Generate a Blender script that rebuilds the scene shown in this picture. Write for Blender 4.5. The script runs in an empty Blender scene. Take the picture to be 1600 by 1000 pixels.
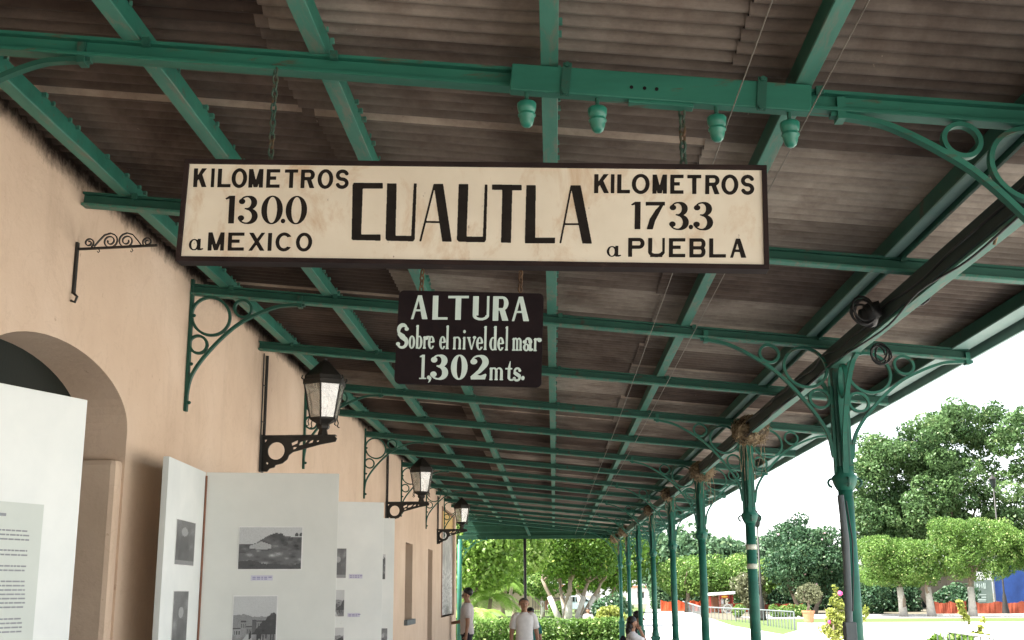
import bpy, bmesh, math, random
import numpy as np
from mathutils import Vector, Matrix
PI = math.pi
rnd = random.Random(7)
nrng = np.random.default_rng(11)
scn = bpy.context.scene
COL = scn.collection

# ------------------------------------------------------------------ camera
CAM_Z = 1.75
FPX = 1812.1
_pi, _ya, _ro = math.radians(13.1883), math.radians(1.9523), math.radians(-0.3397)
_F = Vector((-math.sin(_ya) * math.cos(_pi), math.cos(_ya) * math.cos(_pi), math.sin(_pi)))
_R = Vector((math.cos(_ya), math.sin(_ya), 0)); _U = _R.cross(_F)
_R2 = _R * math.cos(_ro) + _U * math.sin(_ro)
_U2 = _U * math.cos(_ro) - _R * math.sin(_ro)
_C = Vector((0, 0, CAM_Z))
cam_d = bpy.data.cameras.new('camera')
cam_d.sensor_width = 36.0
cam_d.lens = 36.0 * FPX / 1600.0
cam_d.clip_start = 0.05; cam_d.clip_end = 2000
cam = bpy.data.objects.new('camera', cam_d); COL.objects.link(cam)
_M = Matrix((( _R2.x, _U2.x, -_F.x, 0), (_R2.y, _U2.y, -_F.y, 0), (_R2.z, _U2.z, -_F.z, CAM_Z), (0, 0, 0, 1)))
cam.matrix_world = _M
scn.camera = cam

# ------------------------------------------------------------------ light
SUN_TO = Vector((-0.50, -0.13, 0.86)).normalized()
sd = bpy.data.lights.new('sun', 'SUN'); sd.energy = 4.6; sd.angle = math.radians(0.6); sd.color = (1, 0.96, 0.89)
sun = bpy.data.objects.new('sun', sd); COL.objects.link(sun)
sun.rotation_euler = SUN_TO.to_track_quat('Z', 'Y').to_euler(); sun.location = (0, 0, 40)
w = bpy.data.worlds.new('World'); scn.world = w; w.use_nodes = True
nt = w.node_tree; nt.nodes.clear()
wo = nt.nodes.new('ShaderNodeOutputWorld'); bg = nt.nodes.new('ShaderNodeBackground')
sky = nt.nodes.new('ShaderNodeTexSky'); sky.sky_type = 'NISHITA'; sky.sun_disc = False
sky.sun_elevation = math.asin(SUN_TO.z); sky.sun_rotation = math.atan2(SUN_TO.x, SUN_TO.y)
sky.dust_density = 1.5; sky.air_density = 1.0; sky.ozone_density = 1.0
bw = nt.nodes.new('ShaderNodeRGBToBW'); mixw = nt.nodes.new('ShaderNodeMix'); mixw.data_type = 'RGBA'
mixw.inputs['Factor'].default_value = 0.7            # thin bright cloud veil: mostly white sky
nt.links.new(sky.outputs[0], bw.inputs[0]); nt.links.new(sky.outputs[0], mixw.inputs['A']); nt.links.new(bw.outputs[0], mixw.inputs['B'])
nt.links.new(mixw.outputs['Result'], bg.inputs[0]); bg.inputs[1].default_value = 0.15
nt.links.new(bg.outputs[0], wo.inputs[0])
scn.view_settings.view_transform = 'Standard'; scn.view_settings.look = 'None'
scn.view_settings.exposure = 2.2; scn.view_settings.gamma = 1.0
scn.cycles.use_denoising = True
scn.cycles.diffuse_bounces = 6; scn.cycles.max_bounces = 10; scn.cycles.transparent_max_bounces = 12

# ------------------------------------------------------------------ pixel rays (photo pixels -> points in the place)
def ray(u, v): return _F + _R2 * ((u - 800) / FPX) + _U2 * ((500 - v) / FPX)
def atY(u, v, Y): d = ray(u, v); return _C + d * (Y / d.y)
def atX(u, v, X): d = ray(u, v); return _C + d * (X / d.x)
def onG(u, v, Z=0.0): d = ray(u, v); return _C + d * ((Z - CAM_Z) / d.z)

# ------------------------------------------------------------------ mesh builder
class MB:
    def __init__(s): s.v = []; s.f = []
    def add(s, vs, fs):
        o = len(s.v); s.v += [tuple(p) for p in vs]; s.f += [tuple(i + o for i in f) for f in fs]; return s
    def box(s, x0, x1, y0, y1, z0, z1):
        return s.add([(x0,y0,z0),(x1,y0,z0),(x1,y1,z0),(x0,y1,z0),(x0,y0,z1),(x1,y0,z1),(x1,y1,z1),(x0,y1,z1)],
                     [(3,2,1,0),(4,5,6,7),(0,1,5,4),(1,2,6,5),(2,3,7,6),(3,0,4,7)])
    def obox(s, c, ax, ay, az):
        c, ax, ay, az = map(Vector, (c, ax, ay, az)); P = []
        for k in (-1, 1):
            for i, j in ((-1,-1),(1,-1),(1,1),(-1,1)): P.append(c + ax*i + ay*j + az*k)
        return s.add(P, [(3,2,1,0),(4,5,6,7),(0,1,5,4),(1,2,6,5),(2,3,7,6),(3,0,4,7)])
    def tube(s, path, r, n=8, cap=True):
        path = [Vector(p) for p in path]; m = len(path)
        rs = r if isinstance(r, (list, tuple)) else [r] * m
        o = len(s.v); prev = None
        for i, p in enumerate(path):
            t = (path[min(i+1, m-1)] - path[max(i-1, 0)])
            if t.length < 1e-9: t = Vector((0, 0, 1))
            t.normalize()
            if prev is None:
                a = Vector((0,0,1)) if abs(t.z) < .9 else Vector((1,0,0))
                u = t.cross(a).normalized()
            else:
                u = (prev - t * prev.dot(t)); u = u.normalized() if u.length > 1e-6 else t.orthogonal().normalized()
            prev = u; w_ = t.cross(u)
            for k in range(n):
                an = 2*PI*k/n; s.v.append(tuple(p + (u*math.cos(an) + w_*math.sin(an)) * rs[i]))
        for i in range(m-1):
            for k in range(n):
                a = o+i*n+k; b = o+i*n+(k+1) % n; s.f.append((a, b, b+n, a+n))
        if cap:
            s.f.append(tuple(o+k for k in range(n))[::-1]); s.f.append(tuple(o+(m-1)*n+k for k in range(n)))
        return s
    def lathe(s, prof, c, n=12, M=None, ph=0.0):
        o = len(s.v); c = Vector(c); m = len(prof)
        for r, z in prof:
            for k in range(n):
                an = 2*PI*k/n + ph; p = Vector((r*math.cos(an), r*math.sin(an), z))
                if M: p = M @ p
                s.v.append(tuple(c + p))
        for i in range(m-1):
            for k in range(n):
                a = o+i*n+k; b = o+i*n+(k+1) % n; s.f.append((a, b, b+n, a+n))
        s.f.append(tuple(o+k for k in range(n))[::-1]); s.f.append(tuple(o+(m-1)*n+k for k in range(n)))
        return s
    def sweep(s, path, N, t, d, closed=False):
        """rectangular bar along a path that lies in a plane with normal N: t thick in the plane, d deep"""
        path = [Vector(p) for p in path]; N = Vector(N).normalized(); m = len(path); o = len(s.v)
        for i, p in enumerate(path):
            a = path[(i-1) % m] if closed else path[max(i-1, 0)]
            b = path[(i+1) % m] if closed else path[min(i+1, m-1)]
            T = (b-a).normalized(); B = N.cross(T)
            for x, y in ((-1,-1),(1,-1),(1,1),(-1,1)): s.v.append(tuple(p + B*(x*t/2) + N*(y*d/2)))
        for i in range(m if closed else m-1):
            j = (i+1) % m
            for k in range(4): s.f.append((o+i*4+k, o+i*4+(k+1) % 4, o+j*4+(k+1) % 4, o+j*4+k))
        if not closed:
            s.f.append((o+3, o+2, o+1, o)); e = o+(m-1)*4; s.f.append((e, e+1, e+2, e+3))
        return s
    def prism(s, poly, f, d):
        """poly: 2D outline; f maps (a,b,k) to 3D with k=0 front, k=1 back"""
        n = len(poly); o = len(s.v)
        for k in (0, 1): s.v += [tuple(f(a, b, k*d)) for a, b in poly]
        s.f.append(tuple(o+i for i in range(n))); s.f.append(tuple(o+n+i for i in range(n))[::-1])
        for i in range(n): j = (i+1) % n; s.f.append((o+i, o+n+i, o+n+j, o+j))
        return s
    def blob(s, c, r, n=10, m=7, jit=0.0, R=None):
        c = Vector(c); r = Vector(r) if hasattr(r, '__len__') else Vector((r, r, r)); o = len(s.v)
        for i in range(m+1):
            th = PI*i/m
            for k in range(n):
                ph = 2*PI*k/n; q = 1 + (R.uniform(-jit, jit) if R else 0)
                s.v.append((c.x + r.x*math.sin(th)*math.cos(ph)*q, c.y + r.y*math.sin(th)*math.sin(ph)*q, c.z + r.z*math.cos(th)*q))
        for i in range(m):
            for k in range(n):
                a = o+i*n+k; b = o+i*n+(k+1) % n; s.f.append((a, a+n, b+n, b))
        return s
    def build(s, name, mat, parent=None, smooth=False, bevel=0.0, fixn=False):
        me = bpy.data.meshes.new(name)
        off = Vector((0, 0, 0))
        if parent is not None:
            off = Vector(parent.location)
            if parent.parent is not None: off += Vector(parent.parent.location)
        me.from_pydata([(x-off.x, y-off.y, z-off.z) for x, y, z in s.v], [], s.f); me.update()
        if fixn:
            bm = bmesh.new(); bm.from_mesh(me); bmesh.ops.recalc_face_normals(bm, faces=bm.faces); bm.to_mesh(me); bm.free()
        o = bpy.data.objects.new(name, me); COL.objects.link(o)
        for mm in (mat if isinstance(mat, (list, tuple)) else [mat]): me.materials.append(mm)
        if smooth: me.polygons.foreach_set('use_smooth', [True]*len(me.polygons))
        if parent is not None: o.parent = parent
        if bevel:
            b = o.modifiers.new('edge', 'BEVEL'); b.width = bevel; b.segments = 2; b.limit_method = 'ANGLE'
        return o

def tag(o, label=None, cat=None, group=None, kind=None):
    if label: o['label'] = label
    if cat: o['category'] = cat
    if group: o['group'] = group
    if kind: o['kind'] = kind
    return o
def thing(name, loc, label, cat, group=None):
    o = bpy.data.objects.new(name, None); o.empty_display_size = 0.1; COL.objects.link(o); o.location = loc
    return tag(o, label, cat, group)
def copy_tree(o, parent=None):
    c = o.copy(); COL.objects.link(c)
    if parent is not None: c.parent = parent
    for ch in o.children: copy_tree(ch, c)
    return c
def dup(o, loc, label, rz=None):
    c = copy_tree(o); c.location = loc; c['label'] = label
    if rz is not None: c.rotation_euler.z = rz
    return c

# ------------------------------------------------------------------ materials
def new_mat(name):
    m = bpy.data.materials.new(name); m.use_nodes = True; m.node_tree.nodes.clear(); return m, m.node_tree
def N(nt, t, **kw):
    n = nt.nodes.new(t)
    for k, v in kw.items():
        if k in n.inputs.keys() if isinstance(k, str) else False: n.inputs[k].default_value = v
        else: setattr(n, k, v)
    return n
def mixc(nt, fac, a, b, mode='MIX'):
    n = nt.nodes.new('ShaderNodeMix'); n.data_type = 'RGBA'; n.blend_type = mode
    for sock, val in (('Factor', fac), ('A', a), ('B', b)):
        if hasattr(val, 'is_linked') or hasattr(val, 'links'): nt.links.new(val, n.inputs[sock])
        elif isinstance(val, (int, float)): n.inputs[sock].default_value = val
        else: n.inputs[sock].default_value = (*val, 1)
    return n.outputs['Result']
def noise(nt, scale, detail=4, rough=.6, vec=None, stretch=None, dist=0.0):
    n = nt.nodes.new('ShaderNodeTexNoise'); n.inputs['Scale'].default_value = scale
    n.inputs['Detail'].default_value = detail; n.inputs['Roughness'].default_value = rough; n.inputs['Distortion'].default_value = dist
    if vec is None:
        tc = nt.nodes.new('ShaderNodeTexCoord'); vec = tc.outputs['Object']
    if stretch:
        mp = nt.nodes.new('ShaderNodeMapping'); mp.inputs['Scale'].default_value = stretch
        nt.links.new(vec, mp.inputs[0]); vec = mp.outputs[0]
    nt.links.new(vec, n.inputs['Vector'])
    return n.outputs['Fac']
def ramp(nt, src, stops):
    r = nt.nodes.new('ShaderNodeValToRGB'); e = r.color_ramp.elements
    while len(e) < len(stops): e.new(0.5)
    for i, (p, c) in enumerate(stops):
        e[i].position = p; e[i].color = (*c, 1) if hasattr(c, '__len__') else (c, c, c, 1)
    nt.links.new(src, r.inputs[0]); return r.outputs[0]
def finish(m, nt, col, rough=.7, metal=0.0, bump=None, bstr=.2, bdist=.01, spec=.5):
    b = nt.nodes.new('ShaderNodeBsdfPrincipled'); o = nt.nodes.new('ShaderNodeOutputMaterial')
    if hasattr(col, 'links'): nt.links.new(col, b.inputs['Base Color'])
    else: b.inputs['Base Color'].default_value = (*col, 1)
    if hasattr(rough, 'links'): nt.links.new(rough, b.inputs['Roughness'])
    else: b.inputs['Roughness'].default_value = rough
    b.inputs['Metallic'].default_value = metal; b.inputs['Specular IOR Level'].default_value = spec
    if bump is not None:
        bp = nt.nodes.new('ShaderNodeBump'); bp.inputs['Strength'].default_value = bstr; bp.inputs['Distance'].default_value = bdist
        nt.links.new(bump, bp.inputs['Height']); nt.links.new(bp.outputs[0], b.inputs['Normal'])
    nt.links.new(b.outputs[0], o.inputs[0]); return m
def worn(name, c1, c2, scale=6, c3=None, lo=.62, hi=.7, rough=.65, bump=.15, stretch=None, sc3=9, metal=0.0, spec=.4):
    """paint or surface mottled between c1 and c2, with patches of c3"""
    m, nt = new_mat(name)
    n = noise(nt, scale, 5, .6, stretch=stretch)
    col = ramp(nt, n, [(.3, c1), (.7, c2)])
    if c3 is not None:
        k = noise(nt, sc3, 8, .7, stretch=stretch, dist=.4)
        col = mixc(nt, ramp(nt, k, [(lo, 0.0), (hi, 1.0)]), col, c3)
    nb = noise(nt, scale*6, 4, .6)
    return finish(m, nt, col, rough, metal, nb, bump, .004, spec)
def plain(name, c, rough=.6, metal=0.0, spec=.4):
    return worn(name, tuple(x*.88 for x in c), tuple(min(1, x*1.1) for x in c), 9, rough=rough, metal=metal, spec=spec)

MT = {}
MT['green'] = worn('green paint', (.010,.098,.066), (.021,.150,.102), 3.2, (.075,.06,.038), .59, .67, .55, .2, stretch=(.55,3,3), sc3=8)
MT['green_dk'] = worn('old and shaded dark green paint', (.008,.062,.042), (.016,.092,.064), 4, (.05,.04,.028), .6, .7, .55, .15)
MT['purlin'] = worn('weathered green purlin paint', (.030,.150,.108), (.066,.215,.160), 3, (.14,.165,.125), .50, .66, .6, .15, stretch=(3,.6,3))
MT['girder'] = worn('sooty shaded girder paint', (.012,.022,.019), (.028,.042,.036), 6, (.06,.05,.04), .60, .70, .7, .2, stretch=(3,.4,3))  # soot plus shade on the girder side, both put into the colour
MT['gable'] = worn('deep green gable paint', (.006,.050,.026), (.012,.075,.040), 4, rough=.7)
MT['fascia'] = worn('pale lit green paint', (.16,.30,.27), (.24,.38,.34), 4, rough=.55)  # light on undersides and eave put into the paint colour
MT['iron'] = worn('dark iron', (.012,.012,.011), (.03,.026,.022), 8, (.07,.035,.018), .64, .74, .55, .2)
MT['rustchain'] = worn('rusted chain', (.05,.025,.012), (.12,.07,.035), 30, rough=.8)
MT['greychain'] = worn('green rusty chain', (.02,.06,.045), (.05,.08,.055), 30, (.09,.045,.02), .5, .6, .7)
MT['insul'] = worn('green painted insulator', (.018,.16,.11), (.03,.21,.15), 20, (.09,.08,.05), .68, .76, rough=.38, bump=.03, spec=.5)
MT['cable'] = plain('black cable', (.012,.012,.013), .55)
MT['wire'] = plain('grey wire', (.17,.15,.12), .5)
MT['straw'] = worn('dry straw', (.13,.09,.055), (.36,.28,.17), 25, (.06,.045,.03), .5, .6, .9)
MT['white_board'] = worn('white painted board', (.70,.73,.71), (.80,.82,.79), 3, (.56,.56,.50), .68, .80, .6, .05)
MT['grey_board'] = worn('off white board', (.66,.67,.63), (.74,.745,.70), 3, (.56,.55,.50), .70, .80, .65, .05)
MT['paper'] = worn('grey paper', (.55,.59,.55), (.62,.66,.61), 3, rough=.8, bump=.02)
MT['ink'] = plain('faded ink', (.27,.28,.30), .8)
MT['label'] = worn('caption strip', (.55,.54,.64), (.62,.61,.68), 14, rough=.8)
MT['captink'] = plain('blue caption ink', (.26,.25,.42), .8)
MT['sign_black'] = worn('old black paint', (.009,.006,.007), (.016,.010,.011), 14, (.05,.035,.03), .72, .82, .8, .1, spec=.12)
MT['sign_frame'] = worn('dark brown painted frame', (.014,.008,.008), (.030,.018,.016), 9, (.09,.06,.05), .64, .77, .75, .1, spec=.2)
MT['letter_black'] = worn('black letter paint', (.012,.009,.008), (.020,.016,.013), 30, (.10,.075,.05), .70, .8, .75, .05, spec=.15)
MT['letter_white'] = worn('pale letter paint', (.46,.56,.51), (.56,.65,.60), 20, (.28,.30,.26), .72, .82, .6, .05)
MT['dark_glass'] = plain('dark pane', (.007,.012,.010), .45, spec=.2)
MT['brown_frame'] = worn('brown door frame', (.16,.06,.03), (.24,.10,.05), 6, rough=.5)
MT['concrete'] = worn('platform concrete', (.22,.205,.185), (.31,.29,.265), 2, (.15,.14,.125), .6, .75, .85)
MT['plaza'] = worn('pale plaza paving', (.56,.53,.48), (.68,.65,.60), 1.2, rough=.9)
MT['kerb'] = worn('pale kerb', (.5,.48,.44), (.6,.58,.54), 2, rough=.9)
MT['soil'] = worn('shaded soil', (.10,.08,.06), (.17,.14,.10), 1.5, (.07,.09,.04), .5, .6, .95)
MT['grass'] = worn('lawn', (.055,.095,.018), (.095,.135,.034), 2.5, (.16,.165,.07), .55, .7, .95)
MT['bark'] = worn('grey bark', (.15,.115,.085), (.26,.21,.16), 5, rough=.9, bump=.5, stretch=(3,3,.8))
MT['lime'] = worn('limewashed trunk', (.36,.33,.29), (.50,.47,.42), 5, (.20,.16,.12), .6, .72, .9, .3)
MT['net'] = worn('orange netting', (.50,.065,.02), (.62,.10,.035), 5, rough=.7)
MT['net_dk'] = worn('dusty orange netting', (.26,.05,.025), (.36,.085,.04), 5, rough=.8)
MT['tarp'] = worn('blue tarpaulin', (.008,.035,.15), (.014,.055,.22), 1.5, rough=.5)
MT['banner'] = worn('grey green banner', (.10,.14,.12), (.15,.19,.165), 2, rough=.7)
MT['cream'] = worn('cream plaster', (.30,.25,.19), (.36,.31,.245), 1.0, rough=.9)
MT['tan'] = worn('tan plaster', (.24,.19,.13), (.30,.24,.17), 1.0, rough=.9)
MT['signgreen'] = plain('bright green sign', (.02,.50,.12), .5)
MT['white'] = plain('white paint', (.74,.74,.72), .5)
MT['red'] = plain('red paint', (.34,.03,.025), .5)
MT['yellow'] = plain('yellow paint', (.7,.42,.05), .5)
MT['terra'] = worn('terracotta', (.36,.16,.08), (.46,.22,.12), 5, rough=.85)
MT['greywood'] = worn('grey weathered post', (.10,.115,.12), (.17,.19,.19), 4, rough=.8, stretch=(4,4,.6))
MT['tape'] = plain('pale tape', (.60,.62,.50), .5)
MT['car_blue'] = plain('pale blue car paint', (.42,.50,.56), .25, spec=.6)
MT['tyre'] = plain('tyre rubber', (.02,.02,.02), .8)
MT['skin'] = worn('tanned skin', (.28,.145,.085), (.35,.19,.12), 12, rough=.55, bump=.03)
MT['hair'] = plain('black hair', (.015,.011,.009), .5)
MT['greyhair'] = plain('short grey hair', (.10,.085,.075), .6)
MT['shirt_white'] = plain('white cotton', (.68,.66,.64), .9)
MT['shirt_stripe'] = worn('pale striped shirt', (.50,.44,.42), (.66,.60,.58), 9, rough=.9, stretch=(9,9,.3))
MT['denim'] = plain('blue denim', (.035,.06,.14), .9)
MT['dark_cloth'] = plain('dark cloth', (.018,.018,.024), .9)
MT['teal_cloth'] = plain('teal cloth', (.02,.14,.12), .9)
MT['bench'] = worn('bench concrete', (.30,.28,.25), (.40,.38,.34), 3, rough=.9)

# stucco wall with a soot-dark stain below the roof
def m_wall():
    m, nt = new_mat('peach stucco')
    tc = nt.nodes.new('ShaderNodeTexCoord'); sp = nt.nodes.new('ShaderNodeSeparateXYZ'); nt.links.new(tc.outputs['Object'], sp.inputs[0])
    base = ramp(nt, noise(nt, 1.3, 5, .6), [(.28, (.59,.438,.325)), (.5, (.65,.495,.372)), (.72, (.70,.55,.43))])
    patch = ramp(nt, noise(nt, 5, 6, .65), [(.66, 0.0), (.75, .45)])
    base = mixc(nt, patch, base, (.62,.50,.40))
    pit = ramp(nt, noise(nt, 17, 3, .6), [(.70, 0.0), (.77, .5)])
    base = mixc(nt, pit, base, (.30,.17,.11))
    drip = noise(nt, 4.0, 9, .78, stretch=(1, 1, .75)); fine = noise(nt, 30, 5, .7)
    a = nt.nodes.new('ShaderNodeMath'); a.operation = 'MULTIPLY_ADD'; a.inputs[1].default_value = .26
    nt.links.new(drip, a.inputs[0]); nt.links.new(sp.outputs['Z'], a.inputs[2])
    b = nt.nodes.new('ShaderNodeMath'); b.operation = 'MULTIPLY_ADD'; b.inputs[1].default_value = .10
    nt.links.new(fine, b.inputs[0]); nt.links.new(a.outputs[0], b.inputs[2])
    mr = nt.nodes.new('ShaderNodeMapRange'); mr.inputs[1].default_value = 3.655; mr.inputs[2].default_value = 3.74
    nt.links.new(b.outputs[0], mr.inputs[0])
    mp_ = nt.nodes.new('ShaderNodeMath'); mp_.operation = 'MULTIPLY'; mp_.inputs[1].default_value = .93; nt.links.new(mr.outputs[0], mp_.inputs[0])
    cr = ramp(nt, noise(nt, 2.2, 10, .62, dist=1.6), [(.485, 0.0), (.497, .13), (.503, .13), (.515, 0.0)]); base = mixc(nt, cr, base, (.40,.27,.19))
    wst = ramp(nt, noise(nt, 3.0, 6, .7, stretch=(1, 1, .22)), [(.55, 0.0), (.75, .35)]); base = mixc(nt, wst, base, (.40,.28,.20))
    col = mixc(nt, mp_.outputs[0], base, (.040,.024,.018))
    return finish(m, nt, col, .9, 0, noise(nt, 26, 6, .6), .35, .01, .2)
MT['wall'] = m_wall()

def m_sheet():
    m, nt = new_mat('brown corrugated sheet')
    at = nt.nodes.new('ShaderNodeAttribute'); at.attribute_name = 'tone'
    c = ramp(nt, at.outputs['Fac'], [(0, (.055,.040,.034)), (.25, (.115,.092,.080)), (.55, (.205,.182,.162)), (.9, (.33,.305,.275)), (1, (.42,.37,.32))])
    st = ramp(nt, noise(nt, 2.6, 8, .75, stretch=(1, 1.6, 1)), [(.3, (.50,.45,.43)), (.7, (1.15,1.12,1.08))])
    c = mixc(nt, 1.0, c, st, 'MULTIPLY')
    s2 = ramp(nt, noise(nt, .9, 6, .65, dist=.5), [(.34, (.48,.41,.38)), (.50, (1,.97,.95)), (.68, (1.25,1.24,1.22))]); c = mixc(nt, 1.0, c, s2, 'MULTIPLY')
    rr = ramp(nt, noise(nt, 1.7, 7, .7), [(.54, 0.0), (.70, .55)]); c = mixc(nt, rr, c, (.10,.062,.046))
    sp = ramp(nt, noise(nt, 13, 4, .7), [(.70, 0.0), (.78, .7)]); c = mixc(nt, sp, c, (.03,.02,.018))
    ls = ramp(nt, noise(nt, 21, 3, .7, dist=.6), [(.72, 0.0), (.78, .7)]); c = mixc(nt, ls, c, (.34,.28,.22))
    return finish(m, nt, c, .75, 0, noise(nt, 60, 4, .6), .25, .004, .3)
MT['sheet'] = m_sheet()

def m_signboard():
    m, nt = new_mat('stained cream sign paint')
    c = ramp(nt, noise(nt, 3, 5, .6), [(.3, (.66,.58,.46)), (.7, (.78,.71,.58))])
    s = ramp(nt, noise(nt, 5.5, 9, .72, stretch=(1, 1, .7), dist=.5), [(.53, 0.0), (.70, .75)]); c = mixc(nt, s, c, (.52,.33,.18))
    s = ramp(nt, noise(nt, 9, 8, .7, stretch=(3.2, 1, .35)), [(.66, 0.0), (.74, .8)]); c = mixc(nt, s, c, (.40,.25,.14))
    s = ramp(nt, noise(nt, 34, 4, .7, stretch=(1.6, 1, .6)), [(.69, 0.0), (.74, .8)]); c = mixc(nt, s, c, (.16,.10,.07))
    return finish(m, nt, c, .55, 0, noise(nt, 40, 4, .6), .12, .003, .4)
MT['signboard'] = m_signboard()

def m_leaf(name, c1, c2, c3=None, trans=.35):
    m, nt = new_mat(name)
    at = nt.nodes.new('ShaderNodeAttribute'); at.attribute_name = 'tone'
    st = [(0, c1), (.75 if c3 else 1, c2)] + ([(1, c3)] if c3 else [])
    c = ramp(nt, at.outputs['Fac'], st)
    d = nt.nodes.new('ShaderNodeBsdfDiffuse'); t = nt.nodes.new('ShaderNodeBsdfTranslucent'); g = nt.nodes.new('ShaderNodeBsdfGlossy')
    g.inputs['Roughness'].default_value = .45; g.inputs['Color'].default_value = (.8,.8,.8,1)
    mx = nt.nodes.new('ShaderNodeMixShader'); mx.inputs[0].default_value = trans
    m2 = nt.nodes.new('ShaderNodeMixShader'); m2.inputs[0].default_value = .018
    nt.links.new(c, d.inputs[0]); nt.links.new(c, t.inputs[0])
    nt.links.new(d.outputs[0], mx.inputs[1]); nt.links.new(t.outputs[0], mx.inputs[2])
    nt.links.new(mx.outputs[0], m2.inputs[1]); nt.links.new(g.outputs[0], m2.inputs[2])
    o = nt.nodes.new('ShaderNodeOutputMaterial'); nt.links.new(m2.outputs[0], o.inputs[0]); return m
MT['leaf_ficus'] = m_leaf('ficus leaves', (.030,.080,.010), (.11,.21,.028), (.30,.38,.07), .42)
MT['leaf_clip'] = m_leaf('clipped ficus leaves', (.055,.120,.025), (.165,.28,.062), (.44,.50,.20), .40)
MT['leaf_big'] = m_leaf('broadleaf crown', (.040,.090,.032), (.115,.20,.070), (.26,.34,.15))
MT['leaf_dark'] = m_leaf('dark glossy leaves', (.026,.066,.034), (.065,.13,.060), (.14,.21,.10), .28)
MT['leaf_hazy'] = m_leaf('haze tinted leaves', (.05,.105,.055), (.10,.18,.09), (.18,.26,.13))  # bluish haze of distance put into the leaf colour
MT['leaf_lime'] = m_leaf('bright young leaves', (.10,.20,.035), (.26,.40,.08), (.50,.58,.24), .55)
MT['leaf_yellow'] = m_leaf('yellow green leaves', (.16,.20,.04), (.38,.42,.10), (.56,.56,.24), .45)
MT['leaf_olive'] = m_leaf('olive leaves', (.09,.10,.055), (.17,.18,.10), (.24,.25,.15))
MT['petal'] = plain('pink petals', (.62,.08,.26), .8)
MT['pale_petal'] = plain('pale pink petals', (.68,.45,.48), .8)

def m_glass():
    m, nt = new_mat('dusty lantern glass')
    n = ramp(nt, noise(nt, 9, 5, .6), [(.35, .12), (.7, .48)])
    d = nt.nodes.new('ShaderNodeBsdfDiffuse'); d.inputs[0].default_value = (.62,.62,.56,1)
    t2 = nt.nodes.new('ShaderNodeBsdfTranslucent'); t2.inputs[0].default_value = (.7,.7,.62,1)
    md = nt.nodes.new('ShaderNodeMixShader'); nt.links.new(d.outputs[0], md.inputs[1]); nt.links.new(t2.outputs[0], md.inputs[2])
    t = nt.nodes.new('ShaderNodeBsdfTransparent'); g = nt.nodes.new('ShaderNodeBsdfGlossy'); g.inputs['Roughness'].default_value = .12
    mx = nt.nodes.new('ShaderNodeMixShader'); nt.links.new(n, mx.inputs[0]); nt.links.new(t.outputs[0], mx.inputs[1]); nt.links.new(md.outputs[0], mx.inputs[2])
    m2 = nt.nodes.new('ShaderNodeMixShader'); m2.inputs[0].default_value = .14
    nt.links.new(mx.outputs[0], m2.inputs[1]); nt.links.new(g.outputs[0], m2.inputs[2])
    o = nt.nodes.new('ShaderNodeOutputMaterial'); nt.links.new(m2.outputs[0], o.inputs[0]); return m
MT['glass'] = m_glass()

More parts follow.
